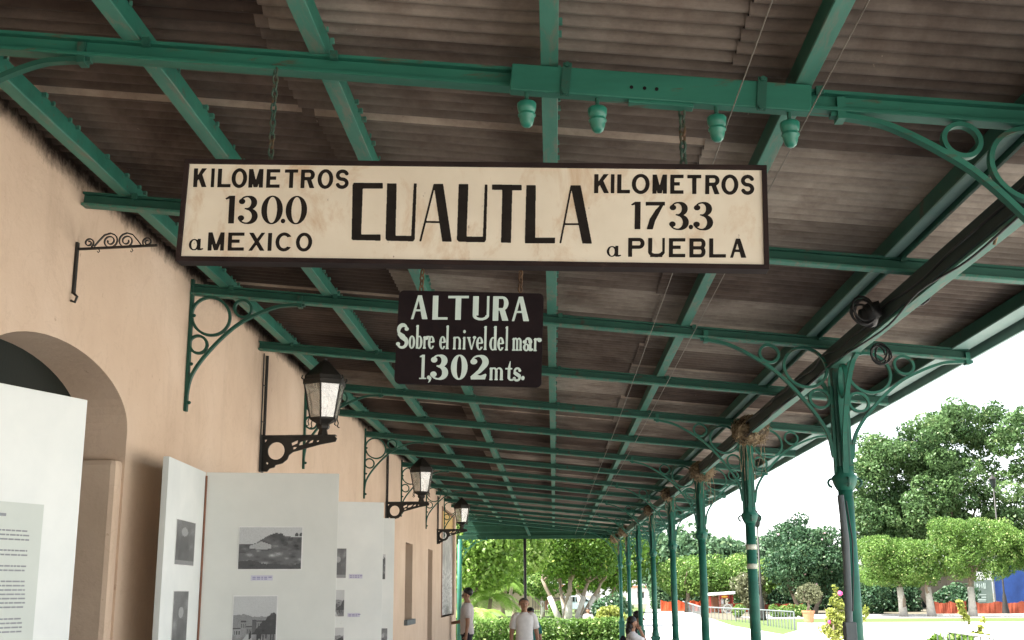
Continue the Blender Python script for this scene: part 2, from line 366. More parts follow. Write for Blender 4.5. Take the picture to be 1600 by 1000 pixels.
# ------------------------------------------------------------------ outlines from drawn shapes (letters, ironwork)
class Ras:
    """shapes drawn on a fine grid, then contoured into clean polygons"""
    SS = 3
    def __init__(s, x0, y0, x1, y1, cell):
        s.c = cell; s.x0 = x0-2*cell; s.y0 = y0-2*cell
        s.nx = int((x1-x0)/cell)+5; s.ny = int((y1-y0)/cell)+5
        k = s.SS; h = cell/k
        xs = s.x0 + (np.arange(s.nx*k) - (k-1)/2)*h; ys = s.y0 + (np.arange(s.ny*k) - (k-1)/2)*h
        s.X, s.Y = np.meshgrid(xs, ys); s.m = np.zeros(s.X.shape, bool)
    def _poly(s, pts):
        ins = np.zeros(s.X.shape, bool); n = len(pts)
        for i in range(n):
            x1, y1 = pts[i]; x2, y2 = pts[(i+1) % n]
            if y1 == y2: continue
            c = ((y1 > s.Y) != (y2 > s.Y)) & (s.X < (x2-x1)*(s.Y-y1)/(y2-y1)+x1)
            ins ^= c
        return ins
    def poly(s, pts): s.m |= s._poly(pts); return s
    def rect(s, a, b, c, d): s.m |= (s.X >= a) & (s.X <= c) & (s.Y >= b) & (s.Y <= d); return s
    def cutpoly(s, pts): s.m &= ~s._poly(pts); return s
    def ell(s, cx, cy, rx, ry): s.m |= ((s.X-cx)/rx)**2 + ((s.Y-cy)/ry)**2 <= 1; return s
    def cutell(s, cx, cy, rx, ry): s.m &= ~(((s.X-cx)/rx)**2 + ((s.Y-cy)/ry)**2 <= 1); return s
    def ring(s, cx, cy, rx, ry, tx, ty, clip=None):
        k = (((s.X-cx)/rx)**2 + ((s.Y-cy)/ry)**2 <= 1) & ~(((s.X-cx)/(rx-tx))**2 + ((s.Y-cy)/(ry-ty))**2 <= 1)
        if clip is not None: k &= clip
        s.m |= k; return s
    def stroke(s, pts, rs):
        if not hasattr(rs, '__len__'): rs = [rs]*len(pts)
        for (x1, y1), (x2, y2), r1, r2 in zip(pts[:-1], pts[1:], rs[:-1], rs[1:]):
            dx, dy = x2-x1, y2-y1; L = dx*dx+dy*dy
            if L < 1e-12: continue
            t = np.clip(((s.X-x1)*dx+(s.Y-y1)*dy)/L, 0, 1)
            s.m |= (s.X-x1-t*dx)**2 + (s.Y-y1-t*dy)**2 <= (r1+(r2-r1)*t)**2
        return s
    def arc(s, cx, cy, rx, ry, a0, a1, rf, n=28):
        pts = []; rs = []
        for i in range(n+1):
            a = math.radians(a0+(a1-a0)*i/n); pts.append((cx+rx*math.cos(a), cy+ry*math.sin(a)))
            rs.append(rf(math.degrees(a), i/n) if callable(rf) else rf)
        return s.stroke(pts, rs)
    def mesh(s, mb, f, depth=0.0):
        k = s.SS; fld = s.m.reshape(s.ny, k, s.nx, k).mean((1, 3))
        c = s.c; ins = fld >= .5
        def P(i, j): return (s.x0+i*c, s.y0+j*c)
        def E(i, j, i2, j2):
            a, b = fld[j, i], fld[j2, i2]; t = (.5-a)/(b-a); t = min(max(t, .02), .98)
            return (s.x0+(i+(i2-i)*t)*c, s.y0+(j+(j2-j)*t)*c)
        def emit(poly, edges):
            o = len(mb.v); mb.v += [tuple(f(a, b, 0)) for a, b in poly]; n = len(poly); mb.f.append(tuple(range(o, o+n)))
            if depth:
                o2 = len(mb.v); mb.v += [tuple(f(a, b, depth)) for a, b in poly]; mb.f.append(tuple(range(o2, o2+n))[::-1])
                for e in edges: j = (e+1) % n; mb.f.append((o+e, o2+e, o2+j, o+j))
        for j in range(s.ny-1):
            run = None
            code = ins[j, :-1]*1 + ins[j, 1:]*2 + ins[j+1, 1:]*4 + ins[j+1, :-1]*8
            for i in range(s.nx-1):
                q = code[i]
                if q == 15:
                    if run is None: run = i
                    continue
                if run is not None: emit([P(run, j), P(i, j), P(i, j+1), P(run, j+1)], []); run = None
                if q == 0: continue
                cs = [(i, j), (i+1, j), (i+1, j+1), (i, j+1)]; poly = []; isE = []
                for a in range(4):
                    A = cs[a]; B = cs[(a+1) % 4]; ia = ins[A[1], A[0]]; ib = ins[B[1], B[0]]
                    if ia: poly.append(P(*A)); isE.append(False)
                    if ia != ib: poly.append(E(*A, *B)); isE.append(True)
                n = len(poly); emit(poly, [e for e in range(n) if isE[e] and isE[(e+1) % n]])
            if run is not None: emit([P(run, j), P(s.nx-1, j), P(s.nx-1, j+1), P(run, j+1)], [])
        return mb
# ------------------------------------------------------------------ glyphs, drawn in a box W wide and 1 high
def gl_sans(r, ch, W, t):
    h = t*.88
    if ch == 'K':
        r.rect(0,0,t,1); r.poly([(t*.9,.30),(t*.9,.58),(W-1.35*t,1),(W-.02,1)]); r.poly([(t*1.15,.50),(t*2.05,.72),(W,0),(W-1.2*t,0)])
    elif ch == 'I': r.rect(0,0,W,1)
    elif ch == 'L': r.rect(0,0,t,1); r.rect(0,0,W,h)
    elif ch == 'E': r.rect(0,0,t,1); r.rect(0,0,W,h); r.rect(0,1-h,W,1); r.rect(0,.43,W*.72,.43+h)
    elif ch == 'T': r.rect(0,1-h,W,1); r.rect(W/2-t/2,0,W/2+t/2,1)
    elif ch == 'M':
        r.rect(0,0,t,1); r.rect(W-t,0,W,1)
        r.poly([(0,1),(t*1.05,1),(W/2+t*.5,.02),(W/2-t*.5,.02)]); r.poly([(W,1),(W-t*1.05,1),(W/2-t*.5,.02),(W/2+t*.5,.02)])
    elif ch == 'O': r.ring(W/2,.5,W/2,.53,t,h)
    elif ch == 'C':
        m = ~((r.X > W/2) & (np.abs(r.Y-.5) < .22+ (r.X-W/2)*.18)); r.ring(W*.54,.5,W*.54,.53,t,h,m)
    elif ch == 'S':
        q = (1.04-h)/4; rx = W/2-t/2
        r.arc(W/2,.5+q,rx,q,22,270,t*.47); r.arc(W/2,.5-q,rx,q,90,-158,t*.47)
    elif ch in 'RP':
        r.rect(0,0,t,1); rb = .28; r.rect(0,1-h,W-rb,1); r.rect(0,.42,W-rb,.42+h)
        r.ring(W-rb,(1+.42)/2,rb,.29,t,h, r.X > W-rb-.01)
        if ch == 'R': r.poly([(W*.42,.47),(W*.42+t*1.15,.47),(W,0),(W-t*1.2,0)])
    elif ch == 'B':
        r.rect(0,0,t,1); rb = .26
        for a, b in ((.5-h/2,1),(0,.5+h/2)):
            r.rect(0,b-h,W-rb,b); r.rect(0,a,W-rb,a+h); r.ring(W-rb,(a+b)/2,rb,(b-a)/2,t,h, r.X > W-rb-.01)
    elif ch == 'U':
        r.rect(0,.28,t,1); r.rect(W-t*.62,.2,W,1); r.ring(W/2,.28,W/2,.29,t*.9,h, r.Y < .285); r.rect(t*.5,0,W-.12,h)
    elif ch == 'X': r.poly([(0,1),(t*1.2,1),(W,0),(W-t*1.2,0)]); r.poly([(W,1),(W-t*1.0,1),(0,0),(t*1.0,0)])
    elif ch == 'A':
        r.poly([(W*.36,1),(W*.62,1),(W,0),(W-t*1.25,0)]); r.poly([(W*.36,1),(W*.36+t*.7,1),(t*.7,0),(0,0)]); r.rect(W*.2,.30,W*.8,.30+h*.75)
    elif ch == 'a':    # slanted script a in an x-height box 1 high
        r.ring(W*.36,.46,W*.36,.50,W*.17,.10); r.poly([(W*.58,.98),(W*.80,.98),(W*.80,.08),(W*.58,.08)]); r.poly([(W*.6,.10),(W*.98,.16),(W,.06),(W*.82,-.03),(W*.6,-.02)])
def gl_num(r, ch, W, t, thin):
    """old painted numerals, thick verticals and hairline curves"""
    if ch == '1':
        r.rect(W-t,0,W,1); r.poly([(W-t*.5,1),(W-t,1),(W-t*1.7,.90),(W-t*1.5,.86),(W-t*.5,.93)])
    elif ch == 'f1':
        r.rect(W*.30,0,W*.72,1); r.rect(0,0,W,.055); r.poly([(W*.5,1),(W*.2,.975),(0,.94),(0,.90),(W*.5,.90)])
    elif ch == '0': r.ring(W/2,.5,W/2,.52,t,thin)
    elif ch == '.': r.ell(W/2,.10,W/2*1.15,.085)
    elif ch == ',': r.ell(W/2,.07,W/2,.08); r.arc(W*.15,.02,W*.75,.17,10,-70,lambda a,k:.05*(1-k)+.008)
    elif ch == '7':
        r.rect(0,1-t*.68,W,1); r.rect(0,.86,thin,1)
        r.stroke([(W-thin*1.6,1-t*.4),(W*.62,.66),(W*.36,.34),(W*.24,0.04)],[thin*.8,t*.42,t*.5,t*.52]); r.m &= r.Y >= 0
    elif ch == '3':
        k = lambda a,_: thin*.55+(t*.52-thin*.55)*max(0,math.cos(math.radians(a)))**1.3
        r.arc(W*.42,.755,W*.36,.222,150,-90,k); r.arc(W*.42,.265,W*.42,.252,90,-150,k)
        r.ell(W*.15,.80,t*.56,t*.50); r.ell(W*.13,.20,t*.56,t*.50); r.rect(W*.3,.515,W*.5,.515+thin)
    elif ch == '2':
        k = lambda a,_: thin*.6+(t*.56-thin*.6)*max(0,math.cos(math.radians(a)))**1.2
        r.arc(W*.48,.72,W*.42,.255,165,-28,k); r.ell(W*.18,.74,t*.60,t*.5)
        r.stroke([(W*.85,.60),(W*.55,.34),(W*.06,.10)],[t*.5,t*.36,thin*.7])
        r.poly([(W*.02,0),(W*.02,.13),(W*.3,.20),(W*.62,.16),(W*.92,.24),(W*.98,.20),(W*.90,0)])
def gl_thick(r, ch, W, t, th):
    """ALTURA capitals: one thick and one thin side"""
    b = .10
    if ch == 'A': r.poly([(W*.38,1),(W*.62,1),(W,0),(W-t,0)]); r.poly([(W*.38,1),(W*.38+th,1),(th,0),(0,0)]); r.rect(W*.2,.33,W*.78,.33+b*.8)
    elif ch == 'L': r.rect(0,0,t,1); r.rect(0,0,W,b)
    elif ch == 'T': r.rect(0,1-b,W,1); r.rect(W/2-t/2,0,W/2+t/2,1)
    elif ch == 'U': r.rect(0,.2,t,1); r.rect(W-th,.2,W,1); r.ring(W/2,.2,W/2,.2,th*1.4,b, r.Y < .21); r.rect(W*.35,0,W*.65,b)
    elif ch == 'R':
        r.rect(0,0,t,1); r.rect(0,1-b,W*.6,1); r.rect(0,.42,W*.6,.42+b); r.ring(W*.6,.71,W*.38,.29,t*.8,b, r.X > W*.59)
        r.poly([(W*.40,.46),(W*.40+t,.46),(W,0),(W-t*1.1,0)])
def gl_serif(r, ch, W, t, x):
    """condensed bold lower case, x = x-height, ascender 1"""
    n = .055; s = .018
    def stem(a, top, foot=True, flag=True):
        r.rect(a,0,a+t,top)
        if foot: r.rect(a-s,0,a+t+s,n)
        if flag: r.poly([(a+t,top),(a+t*.4,top),(a-s*1.2,top-.05),(a-s*1.2,top-.08),(a+t,top-.08)])
    def bowl(a, b, tl, tr): 
        rr = (b-a)/2; m1 = r.X < (a+b)/2; r.ring((a+b)/2,x/2,rr,x/2+.015,tl,n,m1); r.ring((a+b)/2,x/2,rr,x/2+.015,tr,n,~m1)
    if ch == 'S':
        q = .245; k = lambda a,_: n*.55+(t*.62-n*.55)*abs(math.sin(math.radians(a)))**2 if False else t*.36
        r.arc(W*.52,.74,W*.36,.225,25,225,lambda a,k: .035+.05*math.sin(PI*k)); r.stroke([(W*.26,.585),(W*.5,.48),(W*.74,.36)],[.085,.115,.085])
        r.arc(W*.48,.24,W*.38,.21,45,-165,lambda a,k: .085-.05*k); r.ell(W*.84,.80,.085,.075); r.ell(W*.14,.18,.085,.075)
    elif ch == 'o': bowl(0,W,t,t)
    elif ch == 'b': stem(s,1,False); bowl(s,W,t*.5,t)
    elif ch == 'd': stem(W-t-s,1,True); bowl(0,W-s,t,t*.5)
    elif ch == 'e':
        rr = W/2; r.ring(rr,x/2,rr,x/2+.015,t,n,~((r.X > rr) & (r.Y < x*.52) & (r.Y > x*.24))); r.rect(t*.6,x*.48,W-t*.4,x*.48+n)
    elif ch == 'l': stem((W-t)/2,1)
    elif ch == 'i': stem((W-t)/2,x); r.ell(W/2,x+.22,t*.62,.068)
    elif ch == 'n': stem(s,x); stem(W-t-s,x*.7,True,False); r.arc(W*.5,x*.66,W*.5-t*.5-s,x*.30,170,0,lambda a,k: n*.5+(t*.5-n*.5)*k**1.5)
    elif ch == 'm':
        stem(s,x); c = W/2; stem(c-t/2,x*.7,True,False); stem(W-t-s,x*.7,True,False)
        h = (c-s-t*.5)/2+.0
        r.arc(s+t*.5+h,x*.68,h,x*.27,170,0,lambda a,k: n*.5+(t*.5-n*.5)*k**1.5); r.arc(c+h,x*.68,h,x*.27,170,0,lambda a,k: n*.5+(t*.5-n*.5)*k**1.5)
    elif ch == 'r': stem(s,x); r.arc(s+t+.10,x*.74,.14,x*.22,170,60,.035); r.ell(W-.085,x*.84,.085,.075)
    elif ch == 'v': r.poly([(0,x),(t*1.15,x),(W*.62,0),(W*.46,0)]); r.poly([(W*.46,0),(W*.60,0),(W,x*1.0),(W-.05,x*1.03)]); r.rect(-s,x-n,t*1.5,x); r.ell(W-.05,x*.96,.07,.06)
    elif ch == 'a':
        r.rect(W*.58,.04,W*.58+t,x*.74); r.arc(W*.46,x*.70,W*.12+t*.5,x*.26,0,160,lambda a,k: t*.5*(1-k)+.03); r.ell(W*.16,x*.70,.085,.075)
        rr = W*.32; r.ring(rr,x*.28,rr,x*.30,t,n); r.poly([(W*.58,0),(W*.58,.10),(W,.10),(W,.05),(W*.85,-.01)])
    elif ch == 't': r.rect(W*.34,.08,W*.34+t,x); r.poly([(W*.34,x*1.0),(W*.34+t,x),(W*.34+t,x*1.55),(W*.34+t*.8,x*1.55)]); r.rect(0,x-n*1.3,W*.95,x); r.arc(W*.34+t*.5+.12,.12,.12,.10,180,330,.045)
    elif ch == 's':
        q = x*.24; r.arc(W*.52,x*.75,W*.34,q,20,250,.05); r.stroke([(W*.25,x*.60),(W*.75,x*.38)],.085); r.arc(W*.48,x*.26,W*.36,q,60,-165,.055); r.ell(W*.82,x*.80,.07,.06); r.ell(W*.15,x*.20,.07,.06)
def write_line(mb, items, P0, P1, top, plane, fn):
    """items: (char, u0, u1) in photo pixels along a baseline P0->P1; top: (v_left, v_right) of the capitals; plane maps (u,v) to 3D"""
    for it in items:
        ch, u0, u1 = it[:3]; arg = it[3] if len(it) > 3 else None
        um = (u0+u1)/2; k = (um-P0[0])/(P1[0]-P0[0])
        vb = P0[1]+(P1[1]-P0[1])*k; vt = top[0]+(top[1]-top[0])*k
        if arg: vt = vb-(vb-vt)*arg
        lean = LEAN*(1-(um-300)/900.0)
        A = plane(u0, vb); B = plane(u1, vb); D = plane(um+lean*(vb-vt), vt); D0 = plane(um, vb)
        hx = (B-A); hz = (D-D0); hgt = hz.length; W = hx.length/hgt
        r = Ras(-.12, -.2, W+.12, 1.2, CELL/hgt)
        fn(r, ch, W)
        ex = hx/W; r.mesh(mb, lambda a, b, k2, A=A, ex=ex, hz=hz: A+ex*a+hz*b)
LEAN = .055; CELL = .0011
# ------------------------------------------------------------------ platform canopy
SL = 0.1014; Y1 = 6.344; S = 3.12; XW = -2.05; XC = 1.573
def zb(x): return CAM_Z + 1.4527 - SL*x          # underside of the cross beams
BH = 0.062; PH = 0.072
YA, YB = -1.6, 28.42
PUR = [-1.8817, -1.2878, -.7135, -.0189, .7223, 1.4125, 2.20]
ORD = ['first','second','third','fourth','fifth','sixth','seventh','eighth','ninth','tenth','eleventh','twelfth','thirteenth','fourteenth','fifteenth','sixteenth','seventeenth']
roof = thing('canopy_roof', (0, 13, zb(0)), 'brown corrugated sheet roof of the platform canopy on green purlins', 'roof')
for i, x in enumerate(PUR):
    m = MB(); w_ = .052 if i != 6 else .10
    z0 = zb(x+w_/2)+BH-.004
    m.box(x+.003, x+w_-.003, YA, YB, z0+.009, z0+PH)
    if i == 5: m.box(x+w_+.012, x+w_+.024, YA, YB, z0-.012, z0+PH)
    if i < 5:
        sm = MB(); yy = 1.5
        while yy < 17:
            if rnd.random() < .5: q = rnd.uniform(.25, .95); sm.obox((x+w_+.004, yy, z0+PH-.004), (.010*q,0,0), (0,.010*q,0), (0,0,.008))
            yy += .076
        sm.build('crest_paint_tooth', MT['purlin'], roof)['kind'] = 'stuff'  # added blocks, standing in for green paint on the corrugation crests
    m.build('purlin', MT['green_dk'] if i >= 4 else MT['green'], roof)  # shade on the sides put into a darker green than the flange
    m = MB(); m.box(x, x+w_, YA, YB, z0, z0+.0085); m.build('purlin_lit_flange', MT['fascia'] if i >= 5 else MT['purlin'], roof, bevel=.002)  # lit undersides put into the paler colour of this strip
m = MB(); m.box(2.335, 2.35, YA, YB, zb(2.34)+.03, zb(2.34)+BH+PH+.03); m.build('eave_trim', MT['fascia'], roof)
PIT = .076
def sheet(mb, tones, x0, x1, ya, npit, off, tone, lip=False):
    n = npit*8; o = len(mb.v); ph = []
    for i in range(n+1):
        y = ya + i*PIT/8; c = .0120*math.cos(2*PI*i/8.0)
        ph.append(.13*math.cos(2*PI*(i+.5)/8.0));  # paler crests, darker valleys: dirt plus rib shading put into the tone
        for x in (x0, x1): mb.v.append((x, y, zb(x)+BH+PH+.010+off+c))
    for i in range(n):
        a = o+2*i; mb.f.append((a, a+1, a+3, a+2)); tones.append(max(0, min(.92, tone*(1-.9*ph[i]))) if i > (2 if lip else -1) else 1.0)  # with lip, the worn first edge is painted as if catching light
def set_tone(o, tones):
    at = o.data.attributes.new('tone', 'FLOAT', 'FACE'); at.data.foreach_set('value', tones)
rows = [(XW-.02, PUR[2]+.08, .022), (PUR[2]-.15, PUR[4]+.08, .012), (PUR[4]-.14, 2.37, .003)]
step = 9*PIT; far = MB(); fart = []
for ri, (xa, xb, off) in enumerate(rows):
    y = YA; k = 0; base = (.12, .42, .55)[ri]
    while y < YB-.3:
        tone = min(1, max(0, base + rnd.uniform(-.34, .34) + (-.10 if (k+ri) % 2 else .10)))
        o2 = off + (.0035 if k % 2 else 0); a = xa + (rnd.uniform(-.03, .03) if ri else 0)
        if y < 21: 
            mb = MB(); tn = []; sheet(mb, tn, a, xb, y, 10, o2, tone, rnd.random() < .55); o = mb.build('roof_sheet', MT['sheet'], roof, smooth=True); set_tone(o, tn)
        else: sheet(far, fart, a, xb, y, 10, o2, tone)
        y += step; k += 1
o = far.build('roof_sheet', MT['sheet'], roof, smooth=True); set_tone(o, fart); o['kind'] = 'stuff'
# infill boards and lintel that close the far end
gab = thing('canopy_gable', (0, 28.3, 3.0), 'green boarded gable closing the far end of the canopy above the hedge', 'gable')
YG = 28.30; ZL = 3.03
m = MB()
for k in range(6):
    za = ZL+.075*k+.05; zt = za+.068
    xr = min(1.62, (CAM_Z+1.4527+.03-zt)/SL)
    if xr > XW: m.box(XW-.12, xr, YG-.008, YG+.008, za, zt)
m.build('board', MT['gable'], gab)
m = MB()
for k in (1, 3, 5): m.box(XW-.12, min(1.6, (CAM_Z+1.4527+.0-ZL-.075*k-.05)/SL), YG-.012, YG+.004, ZL+.075*k+.042, ZL+.075*k+.0495)
m.build('cover_strip', MT['purlin'], gab)
m = MB(); m.prism([(XW-.12,ZL-.02),(1.66,ZL-.02),(2.2,zb(2.2)+.16),(XW-.12,zb(XW)+.19)], lambda a, b, k: Vector((a, YG+.012+k, b)), .012); m.build('backing', MT['gable'], gab, fixn=True)
m = MB(); m.box(XW-.25, 1.62, YG-.04, YG+.04, ZL-.05, ZL+.045); m.build('lintel', MT['gable'], gab, bevel=.004)
m = MB(); m.obox((-.62, YG-.06, ZL+.14), (.035, 0, 0), (0, .012, 0), (-.05, 0, .12)); m.build('strut', MT['purlin'], gab)

# ---- cross beams
def beam_mesh(Y, part):
    mb = MB(); x0, x1 = XW+.002, 2.285; c = (x0+x1)/2; ax = Vector((1, 0, -SL)).normalized()*((x1-x0)/2*math.sqrt(1+SL*SL)); up = Vector((SL, 0, 1)).normalized()
    P = Vector((c, Y, zb(c)))
    if part: return mb.obox(P+up*.006, ax, (0, .027, 0), up*.006)
    mb.obox(P+up*(BH-.005), ax, (0, .027, 0), up*.005)
    mb.obox(P+up*(BH/2+.0005), ax, (0, .006, 0), up*(BH/2-.0115))
    return mb
def bolts(Y, t):
    for x in PUR[:-1]: MB().obox((x+.075, Y-.036, zb(x)+.045), (.011, 0, 0), (0, .009, 0), (0, 0, .013)).build('bolt', MT['green_dk'], t)
for j in range(1, 18):
    Y = Y1+(j-3)*S/2; carry = j % 2 == 1
    if j == 1: lab = 'green bracketed canopy beam right above the hanging station sign'
    else: lab = '%s green canopy crossbeam beyond the station sign, %s' % (ORD[j-2], 'with brackets at its ends' if carry else 'plain without brackets')
    t = thing('canopy_beam', (0, Y, zb(0)), lab, 'beam', 'green crossbeams under the canopy roof')
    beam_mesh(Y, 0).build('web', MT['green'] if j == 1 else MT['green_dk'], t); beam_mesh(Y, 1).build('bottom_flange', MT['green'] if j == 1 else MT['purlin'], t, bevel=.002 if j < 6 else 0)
    if j < 10: bolts(Y, t)

# ---- ornate bracket: curve, rings, wall strap. local a = out from the support, b = down from the beam
CURVE = [(.655,-.004),(.56,-.014),(.49,-.03),(.385,-.08),(.28,-.147),(.184,-.24),(.096,-.349),(.045,-.43),(.0175,-.50),(.004,-.60)]
def smooth_path(pts, n=5):
    out = []; P = [Vector((*p, 0)) for p in pts]; P = [P[0]*2-P[1]] + P + [P[-1]*2-P[-2]]
    for i in range(1, len(P)-2):
        for k in range(n):
            t = k/n; a, b, c, d = P[i-1], P[i], P[i+1], P[i+2]
            q = .5*((2*b)+(c-a)*t+(2*a-5*b+4*c-d)*t*t+(3*b-a-3*c+d)*t**3); out.append((q.x, q.y))
    out.append(pts[-1]); return out
CS = smooth_path(CURVE)
RINGS = [((.119,-.116),.110),((.302,-.056),.049),((.056,-.285),.050)]
def bracket_parts(f, Nrm, parent, mat, s=1.0, strap=True, dep=.026, lite=False):
    """f(a,b) maps the bracket plane to 3D"""
    ns = 40 if not lite else 20
    MB().sweep([f(a*s, b*s) for a, b in (CS if not lite else CS[::2]+[CS[-1]])], Nrm, .016, dep).build('curved_bar', mat, parent)
    for (c, r) in RINGS:
        MB().sweep([f((c[0]+r*math.cos(2*PI*i/ns))*s, (c[1]+r*math.sin(2*PI*i/ns))*s) for i in range(ns)], Nrm, .014, dep*.85, True).build('ring', mat, parent)
    if strap:
        m = MB(); m.sweep([f(.006, .09), f(.006, -.67*s)], Nrm, .016, dep*1.25)
        for b in (-.12, -.40, -.62): m.lathe([(.010, -.008), (.010, .008), (.005, .014)], f(.018, b*s), 6, Matrix.Rotation(PI/2, 3, 'Y'))
        m.build('strap', mat, parent)
    m = MB(); q = [f(.628*s, .045), f(.628*s, -.022)]; m.sweep(q, Nrm, .024, dep*1.7); m.build('clamp', mat, parent)
WB = ['nearest the camera', 'left of the lamp nearest the camera', 'just behind the nearest wall lamp', 'between the first and second wall lamps', 'behind the second wall lamp', 'just past the second wall lamp', 'behind the third wall lamp', 'last before the end of the wall', 'on the corner post']
wl = ['green ring bracket on the wall at the left end of the sign beam', 'large green ring bracket on the peach wall below the left half of the sign',
      'green ring bracket partly behind the nearest wall lantern', 'green ring bracket between the first and second wall lanterns',
      'green ring bracket partly behind the second wall lantern', 'green ring bracket just beyond the second wall lantern',
      'green ring bracket partly behind the farthest wall lantern', 'green ring bracket beyond the farthest lantern near the wall end']
for i in range(-1, 7):
    Y = Y1+i*S
    t = thing('wall_bracket', (XW, Y, zb(XW)), wl[i+1], 'bracket', 'green ring brackets along the station wall')
    bracket_parts(lambda a, b, Y=Y: Vector((XW+.004+a, Y, zb(XW+a)+b)), (0,1,0), t, MT['green_dk'], 1.0, True, lite=i > 2)

# ---- columns
cl = ['green iron column out on the right carrying the beam with the station sign', 'nearest full green iron column, with a grey post strapped beside it',
      'second green iron column, wrapped with two pale tape bands', 'third green iron column, right of the food cart', 'fourth green iron column, in front of the white path',
      'fifth green iron column from the camera', 'green iron column beside the seated couple', 'green iron column left of the seated couple, last but one', 'farthest green iron column at the end of the canopy']
ZPB = zb(XC)-.105
def volute(c, sx):
    return [(c[0]+sx*(.012+.022*math.cos(a)*(1-a/9)), c[1], c[2]+.004+.022*math.sin(a)*(1-a/9)) for a in [k*.5 for k in range(-3, 9)]]
for i in range(-1, 8):
    Y = Y1+i*S; t = thing('canopy_column', (XC, Y, 0), cl[i+1], 'column', 'green iron columns along the platform edge')
    lite = i > 2
    m = MB(); m.box(XC-.085,XC+.085,Y-.085,Y+.085,0,.12); m.box(XC-.062,XC+.062,Y-.062,Y+.062,.12,1.02); m.box(XC-.072,XC+.072,Y-.072,Y+.072,1.02,1.06)
    m.lathe([(.058,1.06),(.058,1.10),(.046,1.15)], (XC,Y,0), 16); m.build('base', MT['green'], t, bevel=.004)
    MB().lathe([(.043,1.15),(.0415,1.6),(.039,2.28)], (XC,Y,0), 20).build('shaft', MT['green'], t, smooth=True)
    m = MB(); m.lathe([(.042,2.27),(.058,2.30),(.066,2.325),(.066,2.345),(.050,2.36),(.042,2.40)], (XC,Y,0), 20)
    m.build('collar', MT['green'], t, smooth=True, bevel=0)
    m = MB()
    for sx in (-1, 1):
        m.tube(volute((XC+sx*.055, Y, 2.31), sx), .007, 6)
        m.tube([(XC, Y+sx*.055+(p[0]-XC-sx*.055), p[2]) for p in volute((XC+sx*.055, Y, 2.31), sx)], .007, 6)
    m.build('scroll', MT['green_dk'], t)
    m = MB(); m.box(XC-.034,XC+.034,Y-.034,Y+.034,2.395,zb(XC)-.002); m.build('head', MT['green_dk'], t, bevel=.004)
    m = MB()
    for sx, sy in ((1,0),(-1,0),(0,1),(0,-1)): m.obox((XC+sx*.042, Y+sy*.042, 2.60), (.008 if sx else .016,0,0), (0,.016 if sx else .008,0), (0,0,.24))
    m.build('strap', MT['green'], t)
    for sx in (-1, 1):
        bracket_parts(lambda a, b, Y=Y, sx=sx: Vector((XC+sx*(.046+a*1.06), Y, zb(XC+sx*(.046+a*1.06))+b)), (0,1,0), t, MT['green'], 1.0, False, .030, lite)
        br = MB()
        br.sweep([(XC, Y+sx*(.046+a*.62), ZPB+b*.86) for a, b in CS[::2]+[CS[-1]]], (1,0,0), .014, .024)
        for (c, r) in RINGS[:1]: br.sweep([(XC, Y+sx*(.046+(c[0]+r*math.cos(2*PI*q/24))*.62), ZPB+(c[1]+r*math.sin(2*PI*q/24))*.8) for q in range(24)], (1,0,0), .013, .022, True)
        br.build('side_brace', MT['green'], t)
    if i == 1:
        for z in (2.085, 1.935): MB().lathe([(.0425, z-.02), (.0425, z+.02)], (XC,Y,0), 20).build('tape_band', MT['tape'], t, smooth=True)
# gutter beam running along the column heads, with its cables
t = thing('edge_girder', (XC, 13, ZPB), 'long dark green girder running along the column heads under the canopy', 'girder')
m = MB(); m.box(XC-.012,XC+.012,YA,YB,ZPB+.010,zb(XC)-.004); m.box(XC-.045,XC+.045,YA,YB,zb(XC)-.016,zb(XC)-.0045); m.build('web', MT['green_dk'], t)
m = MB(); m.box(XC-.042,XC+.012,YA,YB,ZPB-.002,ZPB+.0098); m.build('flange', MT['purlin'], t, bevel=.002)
m = MB(); m.box(XC-.052,XC-.040,YA,YB,ZPB+.010,ZPB+.100); m.build('side_board', MT['girder'], t)
def cable(name, pts, r, label, cat='cable', mat='cable', group=None):
    return tag(MB().tube(smooth3(pts), r, 5).build(name, MT[mat], smooth=True), label, cat, group)
def smooth3(pts, n=5):
    out = []; P = [Vector(p) for p in pts]; P = [P[0]*2-P[1]] + P + [P[-1]*2-P[-2]]
    for i in range(1, len(P)-2):
        for k in range(n):
            t = k/n; a, b, c, d = P[i-1], P[i], P[i+1], P[i+2]
            out.append(.5*((2*b)+(c-a)*t+(2*a-5*b+4*c-d)*t*t+(3*b-a-3*c+d)*t**3))
    out.append(P[-2]); return out
def wander(ya, yb, x, z, amp, st):
    return [(x+rnd.uniform(-amp, amp), ya+(yb-ya)*k/st, z+rnd.uniform(-amp, amp)) for k in range(st+1)]
cable('cable', wander(2.6, 14, XC-.068, ZPB+.055, .018, 40), .005, 'thick black cable loosely strung along the left side of the edge girder')
cable('cable', wander(2.6, 20, XC-.06, ZPB-.02, .022, 34), .005, 'thin black cable sagging just below the edge girder')
def coil(c, r, n, loops, tube, name, label):
    pts = []; R = random.Random(int(c[1]*100))
    for k in range(loops*14):
        a = k*2*PI/14; 
        if k % 7 == 0: j_ = [R.uniform(.55, 1.25), R.uniform(-.35, .35)*r, R.uniform(-.35, .35)*r, R.uniform(-.9, .9)]
        jj = j_ if k == 0 else [x*.8+y*.2 for x, y in zip(jj, j_)]; q = r*jj[0]; pts.append((c[0]+jj[1]+q*math.cos(a)*.8, c[1]+q*math.cos(a)*jj[3]*.6+(k/(loops*14)-.5)*.06, c[2]+jj[2]+q*math.sin(a)))
    return tag(MB().tube(pts, tube, 5).build(name, MT['cable'], smooth=True), label, 'cable coil')
coil(atY(1350, 487, 5.2), .058, 12, 4, .0055, 'cable_coil', 'dense coil of black cable hanging inside the edge girder before the nearest column')
